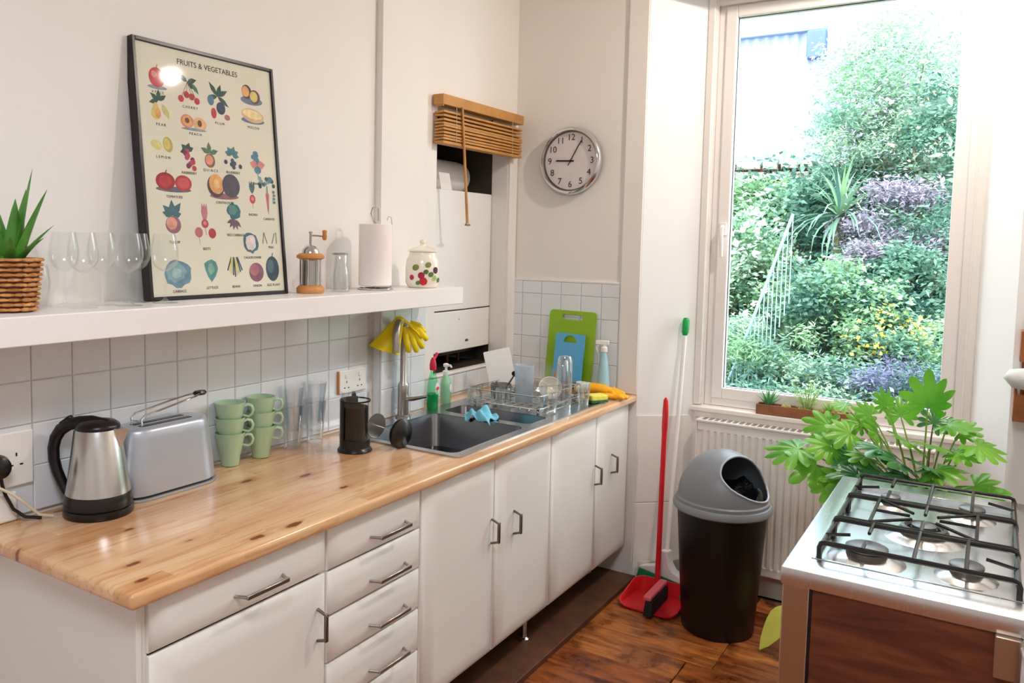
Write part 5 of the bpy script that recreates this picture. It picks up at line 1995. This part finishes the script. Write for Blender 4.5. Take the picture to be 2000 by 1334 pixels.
# (tip position relative to plant, size, bright?) tips set in room coordinates
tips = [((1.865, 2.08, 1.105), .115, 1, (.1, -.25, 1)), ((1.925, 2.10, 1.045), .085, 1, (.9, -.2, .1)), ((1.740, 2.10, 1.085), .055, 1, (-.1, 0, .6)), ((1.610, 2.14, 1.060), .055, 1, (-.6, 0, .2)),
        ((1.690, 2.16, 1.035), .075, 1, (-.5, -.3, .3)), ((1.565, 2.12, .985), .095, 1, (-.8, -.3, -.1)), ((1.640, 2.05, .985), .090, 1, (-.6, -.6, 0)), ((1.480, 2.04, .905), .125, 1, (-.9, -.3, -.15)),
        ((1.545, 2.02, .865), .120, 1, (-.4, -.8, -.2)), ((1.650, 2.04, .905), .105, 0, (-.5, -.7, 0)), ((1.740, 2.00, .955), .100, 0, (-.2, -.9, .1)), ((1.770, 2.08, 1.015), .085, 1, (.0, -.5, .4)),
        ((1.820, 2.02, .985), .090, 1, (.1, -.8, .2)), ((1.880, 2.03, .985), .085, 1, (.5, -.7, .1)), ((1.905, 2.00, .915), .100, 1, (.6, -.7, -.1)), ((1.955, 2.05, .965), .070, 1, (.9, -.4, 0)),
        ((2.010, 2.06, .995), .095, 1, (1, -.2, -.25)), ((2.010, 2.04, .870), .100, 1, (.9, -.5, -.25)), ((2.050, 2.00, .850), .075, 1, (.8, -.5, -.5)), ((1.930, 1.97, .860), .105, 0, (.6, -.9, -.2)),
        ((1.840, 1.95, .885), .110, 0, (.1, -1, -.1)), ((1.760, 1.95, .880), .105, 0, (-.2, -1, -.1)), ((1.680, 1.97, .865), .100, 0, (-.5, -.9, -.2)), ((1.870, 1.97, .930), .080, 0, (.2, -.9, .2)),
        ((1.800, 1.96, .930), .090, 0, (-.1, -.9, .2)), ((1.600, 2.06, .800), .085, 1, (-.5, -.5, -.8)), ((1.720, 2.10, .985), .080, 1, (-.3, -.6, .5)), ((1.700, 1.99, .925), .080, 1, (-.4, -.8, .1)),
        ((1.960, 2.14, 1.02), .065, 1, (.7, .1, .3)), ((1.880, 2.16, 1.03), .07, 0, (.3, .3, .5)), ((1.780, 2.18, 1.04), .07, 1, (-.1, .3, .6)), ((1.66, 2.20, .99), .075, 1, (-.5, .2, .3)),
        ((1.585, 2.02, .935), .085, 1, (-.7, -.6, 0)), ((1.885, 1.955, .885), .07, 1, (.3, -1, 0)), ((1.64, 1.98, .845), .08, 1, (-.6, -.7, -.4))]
for (tx, ty, tz), size, brt, d_ in tips:
    b_ = Vector((tx - 1.86, ty - 2.12, tz))
    mid = root.lerp(b_, .5) + Vector((0, 0, .05))
    st = root + Vector((rnd.uniform(-.03, .03), rnd.uniform(-.03, .03), rnd.uniform(-.12, .02)))
    pts = []
    for q in range(7):
        t_ = q / 6
        pts.append(tuple(st * (1 - t_) ** 2 + mid * 2 * t_ * (1 - t_) + b_ * t_ * t_))
    MB().tube(pts, [.0042, .0038, .0034, .003, .0028, .0026, .0022], 7).build('leaf_stalk', 'petiole' if brt else 'petioledark', lp)
    nz = Vector((.25, -.45, .85)) if d_[2] > -.6 else Vector((.3, -.8, .2))
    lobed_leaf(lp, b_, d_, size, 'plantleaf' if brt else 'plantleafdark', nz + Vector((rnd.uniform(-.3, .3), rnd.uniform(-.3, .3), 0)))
# fallen / drooping yellow leaf at floor level
m = MB()
o3 = Vector((-1.86, -2.12, 0))
tipp, basep = Vector((1.322, 2.315, .004)) + o3, Vector((1.44, 2.45, .150)) + o3
ax_ = tipp - basep
sd_ = Vector((.75, -.55, -.25)).normalized()
vs = []
for k in range(9):
    t_ = k / 8
    c_ = basep + ax_ * t_ + Vector((.0, -.0, .030 * math.sin(PI * t_)))
    w_ = .058 * math.sin(PI * min(1, .08 + t_ * .92)) ** .7 * (1.1 - .3 * t_) + .001
    for u_ in (-1, -.5, 0, .5, 1):
        vs.append(tuple(c_ + sd_ * (w_ * u_) + Vector((0, 0, .012 * abs(u_) + .004 * math.sin(9 * t_ + 3 * u_)))))
fs = [(r0 * 5 + q, r0 * 5 + q + 1, r0 * 5 + q + 6, r0 * 5 + q + 5) for r0 in range(8) for q in range(4)]
m.raw(vs, fs)
yl = m.build('leaf', 'yellowleaf', lp, smooth=60)
yl['label'] = 'yellow leaf hanging near the floor'
MB().tube([(-.42, .33, .150), (-.36, .31, .27), (-.22, .2, .44), (0, 0, .55)], .0032, 7).build('leaf_stalk', 'petiole', lp)

# ================================================================== SMALL WALL RACK at the right
wr = thing('wall_rack', 'two-tier red-brown wooden wall rack at the right edge beside the window', 'wall rack', (0, 0, 0))
m = MB()
m.box(2.108, 2.40, 2.585, 2.593, .995, 1.095)
m.box(2.108, 2.116, 2.593, 2.688, .995, 1.13)
m.box(2.108, 2.40, 2.593, 2.688, .995, 1.003)
m.build('lower_tray', 'rackwood', wr, bevel=.0015)
m = MB()
m.box(2.118, 2.40, 2.585, 2.593, 1.215, 1.300)
m.box(2.118, 2.126, 2.593, 2.688, 1.215, 1.325)
m.box(2.118, 2.40, 2.593, 2.688, 1.215, 1.222)
m.build('upper_tray', 'rackwood', wr, bevel=.0015)
MB().box(2.128, 2.40, 2.678, 2.688, .995, 1.36).build('back_panel', 'rackwood', wr)
kp = thing('knitted_cloth', 'white and teal knitted cloth bundled in the lower tray of the wall rack', 'cloth', (2.16, 2.62, 1.10))
m = MB().at((0, -.03, .055), (0, 0, .3)).lathe([(0, -.045), (.05, -.035), (.075, 0), (.06, .030), (0, .042)], 18, 1.25, .62)
m.at()
m.build('white_fold', 'whitefabric', kp, smooth=80)
m = MB().at((.055, -.045, .015), (.1, .1, .3)).lathe([(0, -.06), (.045, -.05), (.052, 0), (.045, .045), (0, .06)], 16, 1.1, .6)
m.at()
m.build('teal_fold', 'tealfabric', kp, smooth=80)
rj = MB().at((2.185, 2.635, 1.223)).lathe([(.034, 0), (.036, .005), (.036, .085), (.030, .095), (0, .095)], 24)
rj = rj.build('red_tin', simple('dark_red_tin', '#8E2630', .35), smooth=40)
tag(rj, 'dark red tin standing in the upper tray of the wall rack', 'tin')

# ================================================================== CEILING LAMP (above the frame) AND SHADE OF THE REAR FILL
cl = thing('ceiling_lamp', 'small white ceiling spotlight fitting above the frame', 'ceiling lamp', (1.90, 2.08, 3.0))
MB().lathe([(.06, 0), (.06, -.012), (0, -.014)], 24).build('ceiling_plate', 'whiteplastic', cl)
MB().lathe([(.062, -.002), (.075, -.03), (.085, -.075), (.083, -.075), (.073, -.032), (.060, -.004)], 28, cap=False).build('lamp_shade', 'whiteplastic', cl)
cl = thing('ceiling_lamp', 'flat round shade added around the unseen rear fill light', 'ceiling lamp', (1.7, -.9, 3.0))  # unseen fitting added to house the rear fill
MB().lathe([(.31, 0), (.31, -.08), (.29, -.19), (.30, -.19), (.32, -.09), (.33, 0)], 36, cap=False).build('lamp_shade', 'whiteplastic', cl)

# ================================================================== GARDEN
def slope(y):
    return -.25 + max(0, (y - 4.0)) * .56 if y < 9 else 2.55


gm = MB()
nx, ny = 26, 26
vs, fs = [], []
for i in range(nx + 1):
    for j_ in range(ny + 1):
        x = -5 + 12 * i / nx
        y = 3.2 + 10 * j_ / ny
        vs.append((x, y, slope(y) + (random.uniform(-.06, .06) if y > 4 else 0)))
for i in range(nx):
    for j_ in range(ny):
        a = i * (ny + 1) + j_
        fs.append((a, a + ny + 1, a + ny + 2, a + 1))
gm.raw(vs, fs)
go = struct(gm.build('ground', 'ground'))


def leaf_cloud(n, centers, spread, size, aspect=.42, droop=0, upbias=.5, flatten=1.0, seed=1):
    """n folded leaves scattered around the clump centres; returns arrays"""
    r = np.random.default_rng(seed)
    c = np.asarray(centers)[r.integers(0, len(centers), n)]
    p = c + r.normal(0, 1, (n, 3)) * np.asarray(spread)
    d = r.normal(0, 1, (n, 3))
    d[:, 2] = d[:, 2] * .5 - droop
    d /= np.linalg.norm(d, axis=1)[:, None]
    up = r.normal(0, .6, (n, 3)) + np.array([0, -.35, upbias])
    s = np.cross(d, up)
    s /= np.linalg.norm(s, axis=1)[:, None] + 1e-9
    nn_ = np.cross(s, d)
    L_ = (size * r.uniform(.6, 1.3, n))[:, None]
    w = L_ * aspect * .5
    v = np.stack([p, p + d * L_ * .45 + s * w + nn_ * w * .35, p + d * L_, p + d * L_ * .45 - s * w + nn_ * w * .35], axis=1).reshape(-1, 3)
    return v, n


def cloud_obj(name, parts, parent):
    """parts: list of (verts, n, matname)"""
    V = np.concatenate([q[0] for q in parts])
    N = sum(q[1] for q in parts)
    me = bpy.data.meshes.new(name)
    me.vertices.add(len(V))
    me.vertices.foreach_set('co', V.astype(np.float32).ravel())
    me.loops.add(N * 4)
    me.loops.foreach_set('vertex_index', np.arange(N * 4, dtype=np.int32))
    me.polygons.add(N)
    me.polygons.foreach_set('loop_start', np.arange(0, N * 4, 4, dtype=np.int32))
    mi = np.concatenate([np.full(q[1], i, dtype=np.int32) for i, q in enumerate(parts)])
    me.polygons.foreach_set('material_index', mi)
    for q in parts:
        me.materials.append(MAT[q[2]])
    me.update(calc_edges=True)
    me.validate()
    o = bpy.data.objects.new(name, me)
    COL.objects.link(o)
    o.parent = parent
    o['kind'] = 'stuff'
    return o


def blobs(rx, ry, rz, k, seed, cz=0):
    r = np.random.default_rng(seed)
    u = r.normal(0, 1, (k, 3))
    u /= np.linalg.norm(u, axis=1)[:, None]
    u *= (r.uniform(.35, 1, k) ** .5)[:, None]
    return u * np.array([rx, ry, rz]) + np.array([0, 0, cz])


def shrub(name, label, cx, cy, cz, rx, ry, rz, mats, n, size, seed, aspect=.42, spread=.35, cat='shrub', flowers=None, droop=0, clumps=34):
    g_ = slope(cy) - .05
    t = thing(name, label, cat, (cx, cy, g_), group='garden shrubs behind the window')
    cs_ = blobs(rx, ry, rz, clumps, seed, cz - g_)
    sp_ = np.array([rx, ry, rz]) * spread * .5
    parts = []
    tot = sum(w for _, w in mats)
    for i, (mn, w) in enumerate(mats):
        sub = cs_[i::len(mats)] if len(mats) > 1 else cs_
        v, k = leaf_cloud(int(n * w / tot), sub, sp_, size, aspect, droop, seed=seed * 10 + i)
        parts.append((v, k, mn))
    cloud_obj('foliage', parts, t)
    # stems from the ground into the clumps
    r = random.Random(seed)
    for q in range(5):
        c_ = cs_[r.randrange(len(cs_))]
        MB().tube([(c_[0] * .15, c_[1] * .15, 0), (c_[0] * .5, c_[1] * .4, c_[2] * .55), (c_[0] * .9, c_[1] * .9, max(c_[2], .1))], [.022, .015, .006], 6).build('stem', 'petioledark', t)
    if flowers:
        mn, nf, fs_, (ax, az) = flowers
        k_ = min(clumps, 16)
        vv, kk = leaf_cloud(nf, cs_[:k_] * np.array([1.0, 1.0, 1.0]) + np.array([0, -ry * .35, rz * .1]), np.array([ax, ax, az]), fs_, .8, seed=seed + 77)
        cloud_obj('blossom', [(vv, kk, mn)], t)
    return t


shrub('lilac_bush', 'tall airy butterfly bush with mauve flower spikes at the top right of the window', 1.15, 7.2, 3.15, .62, .4, .62, [('f_g5', 3), ('f_g2', 3), ('f_g4', 2)], 11000, .06, 1, .26, .4, flowers=('f_p1', 420, .035, (.15, .05)))
shrub('lilac_bush', 'lower spreading butterfly bush with mauve tips beside the pale shed', .98, 6.9, 2.62, .42, .35, .28, [('f_g2', 3), ('f_g1', 2), ('f_g5', 2)], 5600, .055, 2, .26, .4, flowers=('f_p1', 260, .035, (.14, .04)))
shrub('spotted_shrub', 'dense green shrub with peach coloured blossoms at the right side of the window', 1.56, 6.8, 2.45, .30, .3, .52, [('f_g1', 3), ('f_g2', 2), ('f_g3', 1)], 7000, .05, 3, .4, .4, flowers=('f_o1', 60, .045, (.12, .12)))
shrub('purple_maple', 'purple-leaved maple at the right middle of the window', 1.38, 6.3, 1.82, .44, .35, .30, [('f_p1', 4), ('f_g1', 2), ('f_g3', 1)], 9500, .045, 4, .3, .38, droop=.3)
shrub('purple_maple', 'lower branch mass of fine mauve maple leaves below the spiky palm', 1.20, 6.0, 1.50, .30, .3, .16, [('f_p1', 3), ('f_g2', 2), ('f_g3', 1)], 5000, .042, 5, .3, .38, droop=.3)
shrub('green_bush', 'broad green bush in the centre of the garden', 1.06, 5.6, 1.22, .44, .35, .27, [('f_g1', 3), ('f_g4', 2), ('f_g3', 2)], 8500, .048, 6, .45, .4)
shrub('fern_bush', 'feathery light green bush at the lower left of the window', .60, 5.2, .86, .36, .3, .26, [('f_g2', 3), ('f_g4', 2), ('f_g1', 1)], 8500, .055, 7, .2, .35, droop=.25)
shrub('rose_bush', 'bright green rose bush with white flowers at the left of the window', .22, 6.1, 1.46, .32, .3, .42, [('f_g4', 3), ('f_g2', 2), ('f_g1', 1)], 7500, .045, 8, .5, .4, flowers=('f_w1', 260, .07, (.07, .07)))
shrub('dark_bush', 'dark blue-green bush below the purple maple', 1.52, 5.8, 1.36, .30, .3, .24, [('f_g3', 3), ('f_g1', 2)], 6000, .048, 9, .45, .4)
shrub('yellow_flower_bush', 'low bush with yellow blossoms at the lower right of the window', 1.44, 5.35, 1.00, .36, .25, .17, [('f_g1', 3), ('f_g4', 2)], 5500, .042, 10, .4, .4, flowers=('f_y1', 260, .032, (.035, .045)))
shrub('lavender_bush', 'low violet lavender bush in front of the yellow flowers', 1.52, 4.95, .74, .40, .25, .17, [('f_p2', 3), ('f_g3', 2), ('f_g2', 1)], 5500, .038, 11, .25, .4)
shrub('low_green_bush', 'low pale green bush directly outside the sill', 1.00, 4.8, .66, .50, .25, .20, [('f_g2', 2), ('f_g1', 3), ('f_g3', 1)], 7000, .042, 12, .4, .4)
shrub('ivy_bank', 'pale ivy growing over the stone wall below the shed', .05, 7.5, 2.02, .55, .25, .28, [('f_g2', 3), ('f_g4', 2)], 4200, .065, 13, .6, .4)
shrub('back_shrub', 'dark green shrub on the bank behind the spiky palm', .85, 7.0, 1.95, .5, .35, .35, [('f_g3', 3), ('f_g1', 2)], 4200, .075, 14, .45, .4)
shrub('right_shrub', 'tall green shrub beyond the right window jamb', 2.3, 6.4, 2.0, .55, .4, 1.0, [('f_g1', 3), ('f_g2', 2)], 4200, .09, 15, .4, .4)
shrub('left_shrub', 'wide green shrub beyond the left window jamb', -.9, 6.0, 1.2, .7, .4, .7, [('f_g1', 3), ('f_g4', 2)], 4200, .09, 16, .4, .4)
# ground cover on the bank
v1 = []
gcx = rng.uniform(-1.4, 2.8, 16000)
gcy = rng.uniform(4.3, 8.8, 16000)
gcz = np.array([slope(y) for y in gcy]) + rng.uniform(0, .22, 16000)
cc = np.stack([gcx, gcy, gcz], 1)
v, k = leaf_cloud(9000, cc, (.03, .03, .03), .10, .45, seed=90)
v2, k2 = leaf_cloud(7000, cc, (.03, .03, .03), .09, .4, seed=91)
gc = cloud_obj('ground_ivy', [(v, k, 'f_g3'), (v2, k2, 'f_g1')], None)
tag(gc, 'blue-green ivy covering the garden bank', 'ivy', kind='stuff')

# cordyline
cp = thing('spiky_palm', 'cordyline palm with long strap leaves in the middle of the garden', 'palm', (.95, 6.2, slope(6.2)))
cz0 = 1.86 - slope(6.2)
MB().tube([(.02, .05, -.1), (0, .02, cz0 * .5), (0, 0, cz0)], [.05, .045, .04], 10).build('trunk', 'petioledark', cp)
r_ = random.Random(5)
for k in range(84):
    a = r_.uniform(0, 2 * PI)
    ti = r_.uniform(.05, 2.0)
    ln = r_.uniform(.38, .56)
    pts = []
    for q in range(6):
        t_ = q / 5
        th = ti + t_ * t_ * .55 * (1 if ti > .5 else .4)
        pts.append((math.sin(th) * ln * t_ * math.cos(a), math.sin(th) * ln * t_ * math.sin(a), cz0 + math.cos(th) * ln * t_))
    MB().tube(pts, [.010, .014, .014, .011, .007, .001], 4, flat=.18, up=(math.cos(a), math.sin(a), .02)).build('leaf', ('f_g4', 'f_g2', 'f_g3', 'f_g4')[k % 4] if ti < 1.2 else 'f_g1', cp)

# stone walls
def stone_wall(name, label, x0, x1, y, z0, z1, seed, sw=.22, sh=.11):
    t = thing(name, label, 'wall', (0, y, 0))
    r = random.Random(seed)
    MB().box(x0, x1, .05, .3, z0 - .4, z1 - .03).build('core', 'soil', t, smooth=0)
    z = z0
    while z < z1 - .02:
        h_ = sh * r.uniform(.75, 1.2)
        x = x0 + r.uniform(-.1, 0)
        while x < x1:
            w = sw * r.uniform(.6, 1.4)
            e = .012
            m = MB()
            j1 = lambda: r.uniform(-.010, .010)
            pts0 = [(x + e + j1(), z + e + j1()), (x + w - e + j1(), z + e + j1()), (x + w - e + j1(), z + h_ - e + j1()), (x + e + j1(), z + h_ - e + j1())]
            yf = r.uniform(-.02, .02)
            m.loops([[(a, .06, b) for a, b in pts0], [(a, yf + .02, b) for a, b in pts0], [((a - (x + w / 2)) * .86 + x + w / 2, yf, (b - (z + h_ / 2)) * .8 + z + h_ / 2) for a, b in pts0]])
            m.build('stone', 'stone', t, smooth=50)
            x += w
        z += h_
    return t


stone_wall('garden_wall', 'pale rubble stone wall under the shed', -1.1, .75, 8.55, 1.95, 2.56, 3)
stone_wall('garden_wall', 'grey rubble stone wall behind the purple maple', .95, 2.6, 7.35, 1.55, 2.35, 4, .26, .13)

# shed with corrugated cladding
sd = thing('garden_shed', 'pale corrugated metal shed at the top left of the window', 'shed', (0, 9.0, 0))
xs_ = np.arange(-2.2, 1.0, .02)
front = [(float(x), .018 * math.sin(float(x) * 2 * PI / .11)) for x in xs_]
MB().prism(front + [(front[-1][0], .06), (front[0][0], .06)], 2.56, 4.05).build('lower_cladding', 'shed', sd, smooth=60)
front = [(float(x), .25 + .018 * math.sin(float(x) * 2 * PI / .11)) for x in np.arange(-2.2, 2.6, .02)]
MB().prism(front + [(front[-1][0], .32), (front[0][0], .32)], 2.9, 5.4).build('upper_cladding', 'shed', sd, smooth=60)
MB().box(-2.2, .28, -.10, .25, 4.03, 4.10).build('ledge', simple('ledge_blue', '#8296BC', .6), sd, bevel=.01)
MB().box(-2.2, .95, -.04, .05, 2.50, 2.57).build('base_rail', simple('base_dark', '#6A6A6A', .8), sd)
MB().box(.10, .30, -.12, .0, 3.72, 4.03).build('bracket_box', simple('bracket_blue', '#52658E', .7), sd, bevel=.02)

# stair railing
rl = thing('stair_railing', 'pale blue metal stair railing running down at the lower left of the window', 'railing', (0, 0, 0))
A_, B_ = Vector((.83, 5.0, 1.84)), Vector((.30, 5.0, .22))
MB().tube([tuple(A_), tuple(A_.lerp(B_, .5) + Vector((0, 0, -.02))), tuple(B_)], .011, 8).build('handrail', 'railpaint', rl)
for k in range(20):
    p_ = A_.lerp(B_, k / 19)
    MB().tube([tuple(p_), (p_.x, p_.y, p_.z - .62)], .004, 6).build('baluster', 'railpaint', rl)
